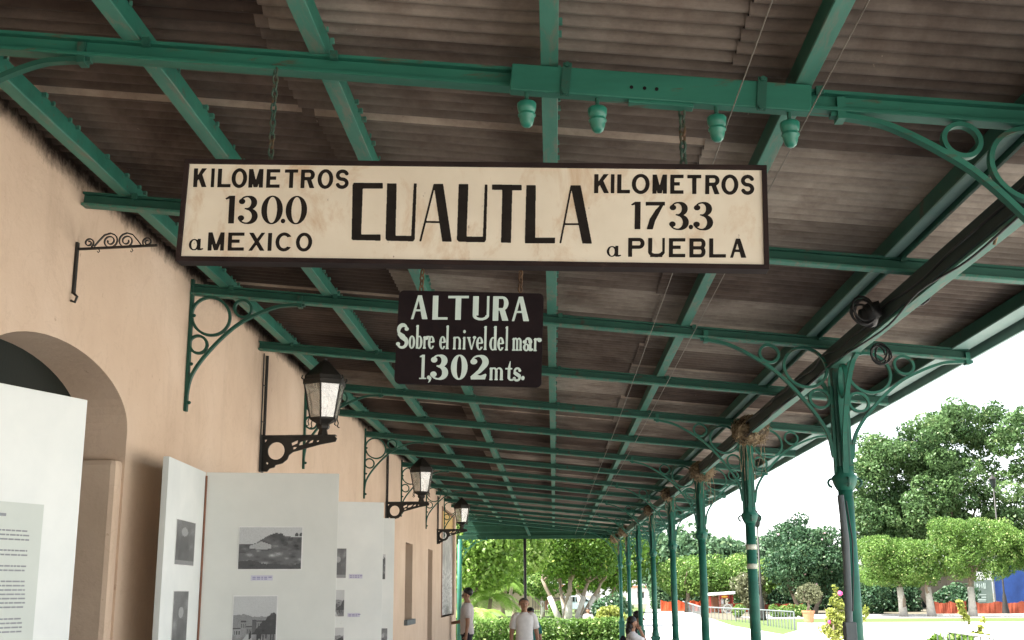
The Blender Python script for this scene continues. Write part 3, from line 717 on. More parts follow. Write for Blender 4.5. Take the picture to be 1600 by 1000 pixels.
coil(atY(1432, 455, 5.0), .07, 12, 3, .006, 'cable_coil', 'loose loops of black cable around the edge girder, right of the dense coil')
coil(atY(1375, 552, 6.2), .055, 12, 4, .0055, 'cable_coil', 'small tangle of black cable against the right side of the nearest column head')
m = MB(); m.blob(atY(1357, 492, 5.22), (.050, .045, .048), 9, 6, .4, rnd); m.obox(atY(1363, 486, 5.2), (.030,0,.008), (0,.03,0), (-.006,0,.034))
tag(m.build('junction_box', MT['cable'], smooth=True), 'dark round junction box inside the dense cable coil', 'junction box')
cable('hanging_wire', [atY(1395,398,4.8), atY(1392,412,4.8), atY(1396,424,4.8), atY(1412,418,4.85), atY(1430,432,4.9)], .0035, 'short loop of black wire hanging from the second crossbeam near the edge girder', 'wire')
cable('hanging_wire', [atY(1557,360,3.9), atY(1556,372,3.9), atY(1553,382,3.9)], .006, 'pale knotted cord end hanging from the edge girder at the right', 'wire', 'straw')
WZ1 = zb(.488)-.098; WZ2 = zb(.697)-.098
cable('overhead_wire', [(.517,-1.5,WZ1+.03), (.515,3.165,WZ1), (.515,9.4,WZ1-.02), (.51,15.7,WZ1), (.51,27.9,WZ1)], .0018, 'thin wire strung lengthwise under the roof near the right insulators', 'wire', 'wire', 'thin wires under the roof')
cable('overhead_wire', [(.727,-1.5,WZ2+.03), (.724,3.165,WZ2), (.724,9.4,WZ2-.02), (.72,15.7,WZ2), (.72,27.9,WZ2)], .0018, 'thin wire strung lengthwise under the roof, the right one of two', 'wire', 'wire', 'thin wires under the roof')

# bird nests stuffed on the girder
def nest(c, r, seed, label, n=260, hang=5):
    R = random.Random(seed); c = Vector(c); mb = MB(); mb.blob(c, (r*.62, r*.8, r*.5), 10, 7, .25, R)
    for k in range(n):
        d = Vector((R.gauss(0,1), R.gauss(0,1), R.gauss(0,1))).normalized(); p = c+Vector((d.x*r*.7, d.y*r*.85, d.z*r*.55))*R.uniform(.75, 1.1)
        tdir = (d.cross(Vector((R.gauss(0,1),R.gauss(0,1),R.gauss(0,1)))).normalized()+d*R.uniform(-.2,.7)).normalized(); L = r*R.uniform(.25, .7)
        a = p-tdir*L*.5; b = p+tdir*L*.5+Vector((0,0,-L*.2)); mb.tube([a, (a+b)/2+d*.012, b], R.uniform(.0018, .0038), 3, False)
    for k in range(hang):
        p = c+Vector((R.uniform(-.4,.6)*r, R.uniform(-.6,.6)*r, -r*.35)); L = R.uniform(.8, 2.4)*r
        mb.tube([p, p+Vector((R.uniform(-.02,.02),R.uniform(-.02,.02),-L*.5)), p+Vector((R.uniform(-.04,.04),0,-L))], .0024, 3, False)
    return tag(mb.build('bird_nest', MT['straw']), label, 'nest', 'straw bird nests on the column heads')
nest((XC-.02, Y1+S-.35, zb(XC)-.06), .185, 1, 'large straw bird nest on top of the taped column', 420, 9)
nest((XC+.0, Y1+2*S-.3, zb(XC)-.06), .17, 2, 'straw bird nest with trailing stalks at the third column head', 360, 8)
nest((XC-.05, Y1+3*S-.3, zb(XC)-.05), .14, 3, 'dark straw bird nest at the fourth column head', 220)
nest((XC-.05, Y1+4*S-.3, zb(XC)-.05), .14, 4, 'small straw bird nest at the fifth column head', 200)
nest((XC-.08, Y1+6*S-.3, zb(XC)-.06), .19, 5, 'pale straw bird nest near the far end of the canopy, last but one', 220)
nest((XC-.12, Y1+7*S-.3, zb(XC)-.07), .18, 6, 'pale round bird nest at the farthest column head', 200)

# grey post beside the nearest column
m = MB(); p0 = atY(1324, 1000, 6.2); p1 = atY(1309.5, 775, 6.2)
t = thing('grey_post', (p0.x, 6.15, 0), 'thin grey weathered post standing in front of the nearest column', 'post')
m.tube([(p0.x+.03, 6.15, 0), (p0.x, 6.15, p0.z), (p1.x+.012, 6.15, 2.0), (p1.x, 6.15, p1.z)], [.026, .020, .018, .017], 8); m.build('pole', MT['greywood'], t, smooth=True)
m = MB(); m.box(p0.x-.020, p0.x+.036, 6.13, 6.20, 0, atY(1325, 972, 6.15).z); m.build('foot', MT['greywood'], t, bevel=.004)
m = MB(); q = atY(1329, 955, 6.15); m.tube([(p1.x+.022,6.13,p1.z-.03),(p1.x+.040,6.128,2.0),(p1.x+.034,6.128,1.85),(q.x+.006,6.128,q.z)], .004, 5); m.build('wire', MT['cable'], t)

# ------------------------------------------------------------------ plank with insulators, chains, signs
T = thing('insulator_bar', (.33, 3.17, zb(.33)), 'green wooden bar clamped to the canopy beam above the right half of the sign', 'bar')
def onbar(x): return zb(x)-.034
m = MB(); c = .328; up = Vector((SL,0,1)).normalized(); ax = Vector((1,0,-SL)).normalized()
m.obox(Vector((c,3.168,onbar(c)+.043)), ax*.437, (0,.022,0), up*.042); m.build('plank', MT['green'], T, bevel=.004)
for x in (.055, .62):
    m = MB(); m.obox((x,3.142,onbar(x)+.043), ax*.013, (0,.003,0), up*.052)
    for k in (-1, 1): m.lathe([(.008,-.006),(.008,.006)], Vector((x,3.136,onbar(x)+.043))+up*k*.044, 6, Matrix.Rotation(PI/2,3,'X'))
    m.build('clamp_strap', MT['green_dk'], T)
m = MB(); m.obox((.33,3.17,onbar(.33)-.004), ax*.095, (0,.018,0), up*.006); m.build('bottom_plate', MT['green'], T, bevel=.003)
for x in (.245, .283, .318): MB().lathe([(.0055,-.001),(.0055,.001)], (x,3.1445,onbar(x)+.035), 8, Matrix.Rotation(PI/2,3,'X')).build('bolt_hole', MT['sign_black'], T)
insl = ['green bell insulator under the bar, leftmost of four', 'green bell insulator, second from the left, left of the chain', 'green bell insulator right of the sign chain', 'green bell insulator at the right end of the bar']
for k, u in enumerate((823, 933, 1118, 1231)):
    x = atY(u, 160, 3.17).x; z = onbar(x)
    t = thing('insulator', (x, 3.165, z), insl[k], 'insulator', 'green insulators hanging from the bar')
    MB().lathe([(.006,.004),(.006,-.032)], (x,3.165,z), 8).build('pin', MT['green_dk'], t)
    MB().lathe([(.010,-.028),(.024,-.0285),(.0285,-.033),(.0275,-.047),(.0255,-.056),(.0215,-.059),(.0215,-.064),(.0262,-.067),(.0262,-.071),(.0225,-.075),(.0205,-.087),(.0165,-.099),(.010,-.105),(.004,-.106)], (x,3.165,z), 18).build('bell', MT['insul'], t, smooth=True)

def chain(name, p0, p1, link, r, mat, label, group):
    p0, p1 = Vector(p0), Vector(p1); L = (p1-p0).length; n = max(1, round(L/(link*.78))); d = (p1-p0)/L
    m = MB(); a = d.orthogonal().normalized(); b = d.cross(a)
    for k in range(n):
        c = p0+d*(L*(k+.5)/n); s = a if k % 2 else b; path = []
        for q in range(14):
            an = 2*PI*q/14; path.append(c+d*(math.sin(an)*link*.5)+s*(math.cos(an)*link*.27))
        path.append(path[0]); m.tube(path, r, 5, False)
    return tag(m.build(name, MT[mat], smooth=True), label, 'chain', group)

SIGN_Y = 3.168
def signp(u, v): return atY(u, v, SIGN_Y)
TL, TR, BL, BR = signp(285,248), signp(1198,257), signp(277,406.5), signp(1203,421)
sx = ((TR+BR)/2-(TL+BL)/2).normalized(); sz = Vector((-sx.z, 0, sx.x)); cen = (TL+TR+BL+BR)/4
SW = ((TR+BR)/2-(TL+BL)/2).length/2; SH = .1555
sg = thing('station_sign', cen, 'long cream station name board with black border reading CUAUTLA, hung from chains', 'sign')
nY = Vector((0,1,0))
m = MB(); m.obox(cen+nY*.030, sx*(SW-.012), nY*.022, sz*(SH-.012)); m.build('board', MT['signboard'], sg)
m = MB()
for s in (-1, 1):
    m.obox(cen+sz*s*(SH-.007)+nY*.028, sx*SW, nY*.028, sz*.007)
    m.obox(cen+sx*s*(SW-.007)+nY*.028, sx*.007, nY*.0275, sz*(SH-.0142))
m.build('frame', MT['sign_frame'], sg, bevel=.0015)
LP = cen.y+.0072
def signface(u, v): return atY(u, v, LP)
m = MB()
sans = lambda t: (lambda r, ch, W: gl_sans(r, ch, W, t))
num = lambda t, th: (lambda r, ch, W: gl_num(r, ch, W, t, th))
f8 = lambda L: [(c, 270+a/5.517, 270+b/5.517, *x) for c, a, b, *x in L]
f7 = lambda L: [(c, 800+a/4, 800+b/4, *x) for c, a, b, *x in L]
write_line(m, f8([('K',175,290),('I',326,354),('L',383,497),('O',503,637),('M',650,775),('E',803,920),('T',960,1075),('R',1100,1220),('O',1245,1380),('S',1400,1515)]), (302,292.2), (544,294.6), (263,265.6), signface, sans(.205))
write_line(m, f8([('1',466,526),('3',563,730),('0',757,943),('.',932,966),('0',968,1153)]), (355,349.2), (479,349.8), (305.8,307), signface, num(.20,.05))
write_line(m, f8([('M',300,440),('E',472,612),('X',650,790),('I',816,850),('C',882,1018),('O',1058,1198)]), (295,391.2), (487,392.3), (362.6,364.5), signface, sans(.205))
write_line(m, f8([('a',136,262)]), (295,390.4), (318,390.6), (372.5,372.8), signface, sans(.2))
m.build('lettering', MT['letter_black'], sg)
m = MB()
write_line(m, f7([('K',513,606),('I',617,640),('L',657,737),('O',748,860),('M',877,968),('E',988,1072),('T',1095,1183),('R',1207,1297),('O',1308,1415),('S',1430,1515)]), (928,301.7), (1179,303.9), (272,273.8), signface, sans(.205))
write_line(m, f7([('1',762,803),('7',833,955),('3',987,1105),('.',1106,1130),('3',1138,1257)]), (990,358.2), (1114,359.4), (315.2,316), signface, num(.20,.05))
write_line(m, f7([('P',725,828),('U',850,955),('E',980,1083),('B',1108,1210),('L',1232,1337),('A',1363,1465)]), (981,401.2), (1166,403), (371.5,372.8), signface, sans(.205))
write_line(m, f7([('a',592,682)]), (948,400.6), (970,400.7), (383.6,383.8), signface, sans(.2))
m.build('lettering', MT['letter_black'], sg)
# the big condensed name, drawn in board coordinates
def cu_poly(r, pts): r.poly(pts)
r = Ras(0, 0, 386, 98, 1.0)      # units: photo pixels from (545, 382), y up
X0, Y0 = 545.0, 382.0
def q4(*p): return [(u-X0, Y0-v) for u, v in p]
def CC(r): pass
# C
r.poly(q4((552.5,285.5),(598.3,286),(598,294.8),(567,294.8),(564.4,366),(595,366.3),(594.8,376.2),(551,375.2),(549,373),(549.5,368),(551,289)))
# U
r.poly(q4((605,286.3),(620,286.5),(618,368),(642.5,368.5),(646.5,286.5),(651.2,286.6),(648,374),(645.5,377.2),(605,376.2),(602.3,373)))
# A
r.poly(q4((677.5,287.2),(692.5,287.3),(706,378),(691,377.5))); r.poly(q4((677.5,287.2),(680.5,287.2),(658.3,377.2),(655,377.2))); r.poly(q4((665.5,345),(688,345.5),(688,348.6),(665,348.2)))
# U
r.poly(q4((716.8,287.5),(732,287.5),(729,369.5),(754.5,370),(757.5,288),(762,288),(759.5,375),(757,378.5),(717,377.8),(713.8,374.5)))
# T
r.poly(q4((769,288),(815.3,289),(815,297.6),(800.5,297.4),(798.5,379.5),(782.8,379),(785,297),(768.8,296.6)))
# L
r.poly(q4((822.5,289),(837.3,289.3),(836.3,371),(867.4,371.3),(867,380.3),(820,380)))
# A
r.poly(q4((891.5,289.6),(907.3,289.6),(925,380.8),(910,380.6))); r.poly(q4((891.5,289.6),(894.4,289.6),(877,380),(874,380))); r.poly(q4((881,348.8),(904,349),(904.5,351.8),(880.5,351.8)))
m = MB(); r.mesh(m, lambda a, b, k: signface(X0+a, Y0-b)); m.build('name_lettering', MT['letter_black'], sg)
def on_top(u): p = atY(u, 250, SIGN_Y); return cen+sx*((p-cen).x/sx.x)+sz*SH+nY*.03
pa = on_top(416); pb = on_top(1067)
chain('sign_chain', (pa.x+.004, 3.2, zb(pa.x)+.002), pa, .030, .0032, 'greychain', 'thin green chain holding the left side of the station sign', 'chains holding the station sign')
chain('sign_chain', (pb.x, 3.185, onbar(pb.x)-.004), pb, .034, .0042, 'greychain', 'heavier greenish chain holding the right side of the station sign', 'chains holding the station sign')

# ---- altitude sign
c4 = [signp(622,453.5), signp(849,459), signp(617.5,599), signp(846.5,604.5)]
ac = sum(c4, Vector())/4; ax2 = ((c4[1]+c4[3])/2-(c4[0]+c4[2])/2).normalized(); az2 = Vector((-ax2.z,0,ax2.x)); AW = ((c4[1]+c4[3])/2-(c4[0]+c4[2])/2).length/2; AH = (c4[0]-c4[2]).length/2
al = thing('altitude_sign', ac, 'small black altitude board with pale lettering hanging below the station sign', 'sign')
m = MB(); out = []
for ccx, ccy, a0 in ((1,1,0),(-1,1,90),(-1,-1,180),(1,-1,270)):
    for k in range(5):
        an = math.radians(a0+k*22.5); out.append((ccx*(AW-.014)+.014*math.cos(an), ccy*(AH-.014)+.014*math.sin(an)))
m.prism(out, lambda a, b, k: ac+ax2*a+az2*b+nY*k, .012); m.build('board', MT['sign_black'], al, fixn=True)
AL = ac.y-.0012
def altface(u, v): return atY(u, v, AL)
fA = lambda L: [(c, 600+a/5, 600+b/5, *x) for c, a, b, *x in L]
m = MB()
write_line(m, fA([('A',210,340),('L',377,497),('T',497,658),('U',692,820),('R',848,972),('A',998,1133)]), (641,498.4), (827,502), (461.3,463.6), altface, lambda r, ch, W: gl_thick(r, ch, W, .225, .10))
m.build('lettering', MT['letter_white'], al); m = MB()
def gs(r, ch, W): gl_serif(r, ch, W, .088 if ch not in 'oeSabd' else .10, .53)
write_line(m, fA([('S',95,187,1.02),('o',190,242),('b',245,299),('r',303,345),('e',342,394),('e',430,482),('l',484,502),('n',537,602),('i',614,636),('v',648,714),('e',718,774),('l',780,800),('d',822,880),('e',884,937),('l',947,967),('m',1000,1078),('a',1085,1166),('r',1168,1230)]), (618,543.8), (846,548.8), (507.2,510.8), altface, gs)
m.build('lettering', MT['letter_white'], al); m = MB()
write_line(m, fA([('f1',274,330),(',',335,362),('3',368,497),('0',520,650),('2',675,802)]), (654,592.2), (760,593), (554.2,555.4), altface, num(.235,.06))
write_line(m, fA([('m',822,930,1.55),('t',945,1003,1.55),('s',1008,1070,1.55)]), (764,593.8), (814,594.8), (572.5,574), altface, lambda r, ch, W: gl_serif(r, ch, W, .125, .60))
write_line(m, fA([('.',1072,1096)]), (814,594.6), (819,594.8), (555,555), altface, num(.2,.05))
m.build('lettering', MT['letter_white'], al)
for u, vt, lab in ((659, 421, 'short rusty chain at the upper left of the altitude sign'), (813.5, 424, 'short rusty chain at the upper right of the altitude sign')):
    a = signp(u, vt-2)+nY*.02; b = signp(u-1, 455)+nY*.006
    chain('hook_chain', a, b, .022, .0027, 'rustchain', lab, 'short chains holding the altitude sign')
# ------------------------------------------------------------------ station building
bd = thing('station_building', (XW, 11, 0), 'peach stuccoed station building with an arched doorway along the left', 'building')
WZ = 3.62; YE = 24.85; YS = -4.0
ARC = (4.74, .765, 2.52, .27)
ops = [(ARC[0]-ARC[1], ARC[0]+ARC[1], 0, None, .55), (16.30, 17.14, 1.385, 2.43, .30), (19.25, 19.97, 0, 2.44, .30), (21.55, 24.45, 1.30, 3.30, .07)]
m = MB(); y = YS
def quad(a, b, c, d): m.add([a, b, c, d], [(0,1,2,3)])
def fq(y0, y1, z0, z1): quad((XW,y0,z0),(XW,y1,z0),(XW,y1,z1),(XW,y0,z1))
def arch_pts(n=24):
    return [(ARC[0]-ARC[1]*math.cos(PI*k/n), ARC[2]+ARC[3]*math.sin(PI*k/n)) for k in range(n+1)]
for (a, b, z0, z1, dep) in ops:
    fq(y, a, 0, WZ); xb = XW-dep
    if z1 is None:
        P = arch_pts()
        for (ya, za), (yb_, zb_) in zip(P[:-1], P[1:]):
            quad((XW,ya,za),(XW,yb_,zb_),(XW,yb_,WZ),(XW,ya,WZ)); quad((XW,ya,za),(xb,ya,za),(xb,yb_,zb_),(XW,yb_,zb_))
        for yy in (a, b): quad((XW,yy,0),(xb,yy,0),(xb,yy,ARC[2]),(XW,yy,ARC[2]))
    else:
        if z0 > 0: fq(a, b, 0, z0); quad((XW,a,z0),(XW,b,z0),(xb,b,z0),(xb,a,z0))
        fq(a, b, z1, WZ); quad((XW,a,z1),(xb,a,z1),(xb,b,z1),(XW,b,z1))
        for yy in (a, b): quad((XW,yy,z0),(xb,yy,z0),(xb,yy,z1),(XW,yy,z1))
    y = b
fq(y, YE, 0, WZ); quad((XW,YE,0),(XW-7,YE,0),(XW-7,YE,WZ),(XW,YE,WZ)); quad((XW,YS,0),(XW-7,YS,0),(XW-7,YS,WZ),(XW,YS,WZ)); quad((XW-7,YS,0),(XW-7,YE,0),(XW-7,YE,WZ),(XW-7,YS,WZ))
m.build('wall', MT['wall'], bd)
m = MB(); m.box(XW-7.1, XW-.02, YS-.1, YE+.02, WZ+.004, WZ+1.3); m.build('parapet', MT['tan'], bd)
# narrower jamb below the arch impost, its edge worn round
m = MB(); yj = ARC[0]+ARC[1]
m.box(XW-.50, XW-.004, yj-.09, yj+.01, 0, 2.375); m.build('jamb', MT['wall'], bd, bevel=.03)
# dark glazed double door set in the arch
m = MB(); pts = [(ARC[0]-ARC[1]+.002, 0)]+[(a, b-.002) for a, b in arch_pts()]+[(ARC[0]+ARC[1]-.002, 0)]
m.prism(pts, lambda a, b, k: Vector((XW-.235-k, a, b)), .03); dr = m.build('door', MT['dark_glass'], bd, fixn=True)
m = MB()
for k in range(4):
    yy = ARC[0]-ARC[1]+.04+k*(2*ARC[1]-.08)/3; m.box(XW-.232, XW-.205, yy-.025, yy+.025, 0, 2.25)
m.box(XW-.232, XW-.20, ARC[0]-ARC[1]+.02, ARC[0]+ARC[1]-.02, 2.05, 2.12); m.build('frame', MT['green_dk'], dr)
for (a, b, z0, z1, dep), nm in ((ops[1], 'window'), (ops[2], 'door')):
    m = MB(); m.box(XW-dep+.004, XW-dep+.03, a+.004, b-.004, z0+.004, z1-.004); q = m.build(nm, MT['dark_glass'], bd)
    m = MB()
    for (y0, y1, za, zc) in ((a+.006,a+.06,z0+.01,z1-.01),(b-.06,b-.006,z0+.01,z1-.01),((a+b)/2-.025,(a+b)/2+.025,z0+.01,z1-.01)): m.box(XW-dep+.033, XW-dep+.06, y0, y1, za, zc)
    m.build('frame', MT['brown_frame'], q)
    if nm == 'window':
        m = MB(); m.box(XW-.05, XW+.05, a-.06, b+.06, z0-.075, z0-.003); m.build('sill', MT['greywood'], q, bevel=.006)
# tall printed picture in the last recess
def m_mural():
    m_, nt = new_mat('faded printed picture')
    tc = nt.nodes.new('ShaderNodeTexCoord'); sp = nt.nodes.new('ShaderNodeSeparateXYZ'); nt.links.new(tc.outputs['Generated'], sp.inputs[0])
    n1 = noise(nt, 2.4, 8, .7, stretch=(1, .8, 1)); n2 = noise(nt, 9, 6, .7, stretch=(1, .35, 1.6))
    g = ramp(nt, n1, [(.30, (.10,.11,.11)), (.48, (.28,.28,.27)), (.62, (.46,.45,.42)), (.75, (.58,.57,.54))])
    ln = ramp(nt, n2, [(.44, (.5,.5,.5)), (.54, (1,1,1))]); low = mixc(nt, .6, g, (.55,.54,.52)); low = mixc(nt, 1.0, low, ln, 'MULTIPLY')
    z = ramp(nt, sp.outputs['Z'], [(.40, 0.0), (.46, 1.0)]); c = mixc(nt, z, low, g)
    zy = ramp(nt, sp.outputs['Z'], [(.80, 0.0), (.85, 1.0)]); c = mixc(nt, zy, c, (.55,.36,.10))
    return finish(m_, nt, c, .55)
a, b, z0, z1, dep = ops[3]
t = thing('picture_banner', (XW-.05, (a+b)/2, z0), 'tall grey picture banner with a yellow top at the far end of the wall', 'banner')
m = MB(); m.box(XW-.062, XW-.045, a+.10, b-.03, z0+.03, z1-.04); m.build('print', m_mural(), t)
m = MB(); m.box(XW-.066, XW+.012, a+.004, a+.09, z0+.004, z1-.004); m.box(XW-.066, XW-.02, a+.092, b-.004, z1-.038, z1-.006); m.build('frame', MT['brown_frame'], t)

# ---- scroll bracket for a missing hanging sign
Ys = 4.75; zS = 3.205
t = thing('scroll_bracket', (XW, Ys, zS), 'empty dark iron sign bracket with scrolls on the wall left of the station sign', 'bracket')
m = MB(); m.sweep([(XW+.004, Ys, zS), (XW+.355, Ys, zS+.012)], (0,1,0), .009, .012); m.build('arm', MT['iron'], t)
m = MB(); m.sweep([(XW+.006, Ys, zS+.03), (XW+.006, Ys, zS-.20)], (0,1,0), .010, .022); m.tube([(XW+.012, Ys-.012, zS-.20), (XW+.028, Ys-.012, zS-.215), (XW+.020, Ys-.012, zS-.240), (XW+.002, Ys-.012, zS-.232)], .006, 6); m.build('wall_strap', MT['iron'], t)
def spiral(c, r0, r1, a0, a1, n=30): return [(c[0]+(r0+(r1-r0)*k/n)*math.cos(math.radians(a0+(a1-a0)*k/n)), c[1]+(r0+(r1-r0)*k/n)*math.sin(math.radians(a0+(a1-a0)*k/n))) for k in range(n+1)]
m = MB(); w3 = lambda P: [Vector((XW+.004+a, Ys, zS+.006+b)) for a, b in P]
mid = .180
for s in (-1, 1):
    P = spiral((.034, .028), .008, .036, -270, 90)[::-1] if False else None
    big = [(mid+s*(x-mid), y) for x, y in spiral((mid-.036, .028), .034, .009, 60, -560)]
    sw = [(mid+s*(x-mid), y) for x, y in [(mid-.105,.004),(mid-.085,.030),(mid-.062,.056),(mid-.036,.064),(mid-.016,.056)]]
    sm = [(mid+s*(x-mid), y) for x, y in spiral((mid-.128, .022), .022, .006, -60, 480)]
    for P in (big, sw, sm): m.sweep(w3(P), (0,1,0), .0045, .010)
m.build('scrollwork', MT['iron'], t)
for x in (.10, .245): m = MB(); m.tube([(XW+x, Ys, zS-.001), (XW+x+.006, Ys, zS-.010), (XW+x, Ys, zS-.017), (XW+x-.005, Ys, zS-.011)], .0022, 5); m.build('hook', MT['iron'], t)

# ---- wall lanterns
def lantern(Y, label):
    ZB = 2.825
    t = thing('wall_lantern', (XW, Y, ZB), label, 'lantern', 'dark wall lanterns on ironwork brackets')
    s = .00085
    r = Ras(0, -.26, .54, .02, .0022); g = lambda *p: [((x-35)*s, (636-y)*s) for x, y in p]
    r.poly(g((35,636),(640,636),(662,655),(652,682),(520,706),(300,765),(268,790),(255,825),(215,858),(158,872),(150,890),(110,900),(90,925),(35,925)))
    r.cutell(*g((160,755))[0], 70*s, 73*s); r.cutpoly(g((60,660),(85,660),(62,690)))
    for q in (((285,690),(340,665),(335,695),(290,715)),((360,680),(430,664),(390,705),(345,712)),((440,675),(470,664),(460,690),(425,698)),((495,672),(515,668),(512,682),(495,686)),((300,725),(335,722),(320,740),(300,745)),((80,845),(100,855),(95,868),(80,860))): r.cutpoly(g(*q))
    m = MB(); r.mesh(m, lambda a, b, k: Vector((XW+.004+a, Y-.009+k, ZB+b)), .018)
    arm = m.build('arm', MT['iron'], t)
    m = MB(); m.sweep([(XW+.004, Y, ZB+.004), (XW+.53, Y, ZB+.004)], (0,1,0), .008, .05); m.box(XW+.001, XW+.012, Y-.045, Y+.045, ZB-.25, ZB+.01); m.build('mount', MT['iron'], arm)
    ch_ = MB(); ch_.tube([(XW+.018, Y, ZB), (XW+.018, Y, zb(XW)-.004)], .011, 8); ch_.tube([(XW+.012, Y-.07, ZB-.25), (XW+.012, Y-.07, zb(XW))], .005, 6)
    for z in (ZB+.10, ZB+.36): ch_.tube([(XW+.018, Y, z), (XW+.012, Y-.07, z)], .004, 5)
    ch_.build('conduit', MT['iron'], t)
    cx = XW+.436; c = Vector((cx, Y, ZB)); hx = PI/6
    m = MB(); m.lathe([(.040,.006),(.034,.03),(.030,.045),(.044,.055),(.050,.07),(.046,.085),(.075,.10),(.098,.112),(.100,.128)], c, 6, None, hx); base = m.build('base', MT['iron'], t)
    m = MB()
    for k in range(6):
        an = hx+k*PI/3; d = Vector((math.cos(an), math.sin(an), 0)); p = c+d*.100+Vector((0,0,.122))
        m.tube([p+Vector((0,0,.01)), p+d*.012+Vector((0,0,-.025)), p+d*.004+Vector((0,0,-.048)), p+d*.020+Vector((0,0,-.055))], .0045, 5); m.build('drip_hook', MT['iron'], base); m = MB()
    zt = .362
    m = MB()
    for k in range(6):
        an = hx+k*PI/3; d = Vector((math.cos(an), math.sin(an), 0)); m.tube([c+d*.098+Vector((0,0,.122)), c+d*.146+Vector((0,0,zt))], .0065, 6)
    fr = m.build('frame', MT['iron'], t)
    for k in range(6):
        a0 = hx+k*PI/3; a1 = a0+PI/3; q = []
        for rr, z in ((.096,.128),(.143,zt-.004)):
            for an in (a0+.05, a1-.05): q.append(c+Vector((rr*math.cos(an), rr*math.sin(an), z)))
        m = MB(); n_ = (q[1]-q[0]).cross(q[2]-q[0]).normalized()*.0015
        m.add([q[0]+n_,q[1]+n_,q[3]+n_,q[2]+n_,q[0]-n_,q[1]-n_,q[3]-n_,q[2]-n_], [(0,1,2,3),(7,6,5,4),(0,4,5,1),(1,5,6,2),(2,6,7,3),(3,7,4,0)]); m.build('glass_pane', MT['glass'], fr)
    m = MB(); m.lathe([(.148,zt-.004),(.158,zt+.002),(.158,zt+.03),(.150,zt+.034),(.146,zt+.06),(.122,zt+.085),(.072,zt+.135),(.040,zt+.165),(.022,zt+.176),(.014,zt+.182),(.016,zt+.195),(.004,zt+.205)], c, 6, None, hx)
    top = m.build('roof', MT['iron'], t); m = MB()
    for k in range(6):
        an = hx+k*PI/3; d = Vector((math.cos(an), math.sin(an), 0)); p = c+d*.150+Vector((0,0,zt+.03)); m.tube([p, p+d*.018+Vector((0,0,.012)), p+d*.012+Vector((0,0,.030))], .006, 5); m.build('corner_horn', MT['iron'], top); m = MB()
    m = MB(); m.lathe([(.014,.128),(.014,.19),(.012,.195)], c, 10); m.blob(c+Vector((0,0,.245)), (.028,.028,.045), 10, 8); m.build('bulb', MT['white_board'], base, smooth=True)
    return t
lantern(8.09, 'nearest dark hexagonal wall lantern, above the folded photo screen')
lantern(14.31, 'second dark wall lantern, above the edge of the bright narrow panels')
lantern(20.7, 'farthest dark wall lantern, just left of the garden at the end')

# ------------------------------------------------------------------ exhibition boards
PZ = 2.4
def leaf_board(name, P, Q, mat, parent=None, z0=.06, th=.03):
    P = Vector((P[0], P[1], 0)); Q = Vector((Q[0], Q[1], 0)); d = (Q-P); L = d.length; d.normalize(); n = Vector((d.y, -d.x, 0))   # n = visible face side
    m = MB(); c = (P+Q)/2-n*th/2; c.z = (z0+PZ)/2; m.obox(c, d*(L/2), n*(th/2), Vector((0,0,(PZ-z0)/2)))
    o = m.build(name, mat, parent, bevel=.002); return o, P, d, n
def on_board(u, v, P, n): r_ = ray(u, v); k = (P-_C).dot(n)/r_.dot(n); return _C+r_*k
def slab(mb, P, n, u0, v0, u1, v1, th, gap, d):
    """upright rectangle on a board face from two photo pixels (its top left and bottom right)"""
    A = on_board(u0, v0, P, n); B = on_board(u1, v1, P, n); w_ = (B-A).dot(d); h = A.z-B.z
    c = A+d*(w_/2); c = Vector((c.x, c.y, (A.z+B.z)/2))+n*(gap+th/2); mb.obox(c, d*(w_/2), n*(th/2), Vector((0,0,h/2))); return c, w_, h
def m_print():
    m_, nt = new_mat('photographic print')
    at = nt.nodes.new('ShaderNodeAttribute'); at.attribute_name = 'tone'
    return finish(m_, nt, ramp(nt, at.outputs['Fac'], [(0, (.006,.006,.007)), (.5, (.115,.115,.118)), (1, (.62,.63,.63))]), .4)
MT['print'] = m_print()
def fbm(R, x, oct=6, f0=2.0):
    y = np.zeros_like(x)
    for o in range(oct):
        k = f0*2**o; ph = R.random(int(k*2)+8); i = np.clip((x*k).astype(int), 0, len(ph)-2); f = x*k-i; f = f*f*(3-2*f); y += (ph[i]*(1-f)+ph[i+1]*f-.5)*.55**o
    return y
def blotch(R, X, Y, n, s, amp):
    t = np.zeros_like(X)
    for k in range(n):
        cx, cy, q = R.random(), R.random(), s*R.uniform(.4, 1.4); t += amp*R.choice([-1, 1])*np.exp(-(((X-cx)/q)**2+((Y-cy)/q/.7)**2))
    return t
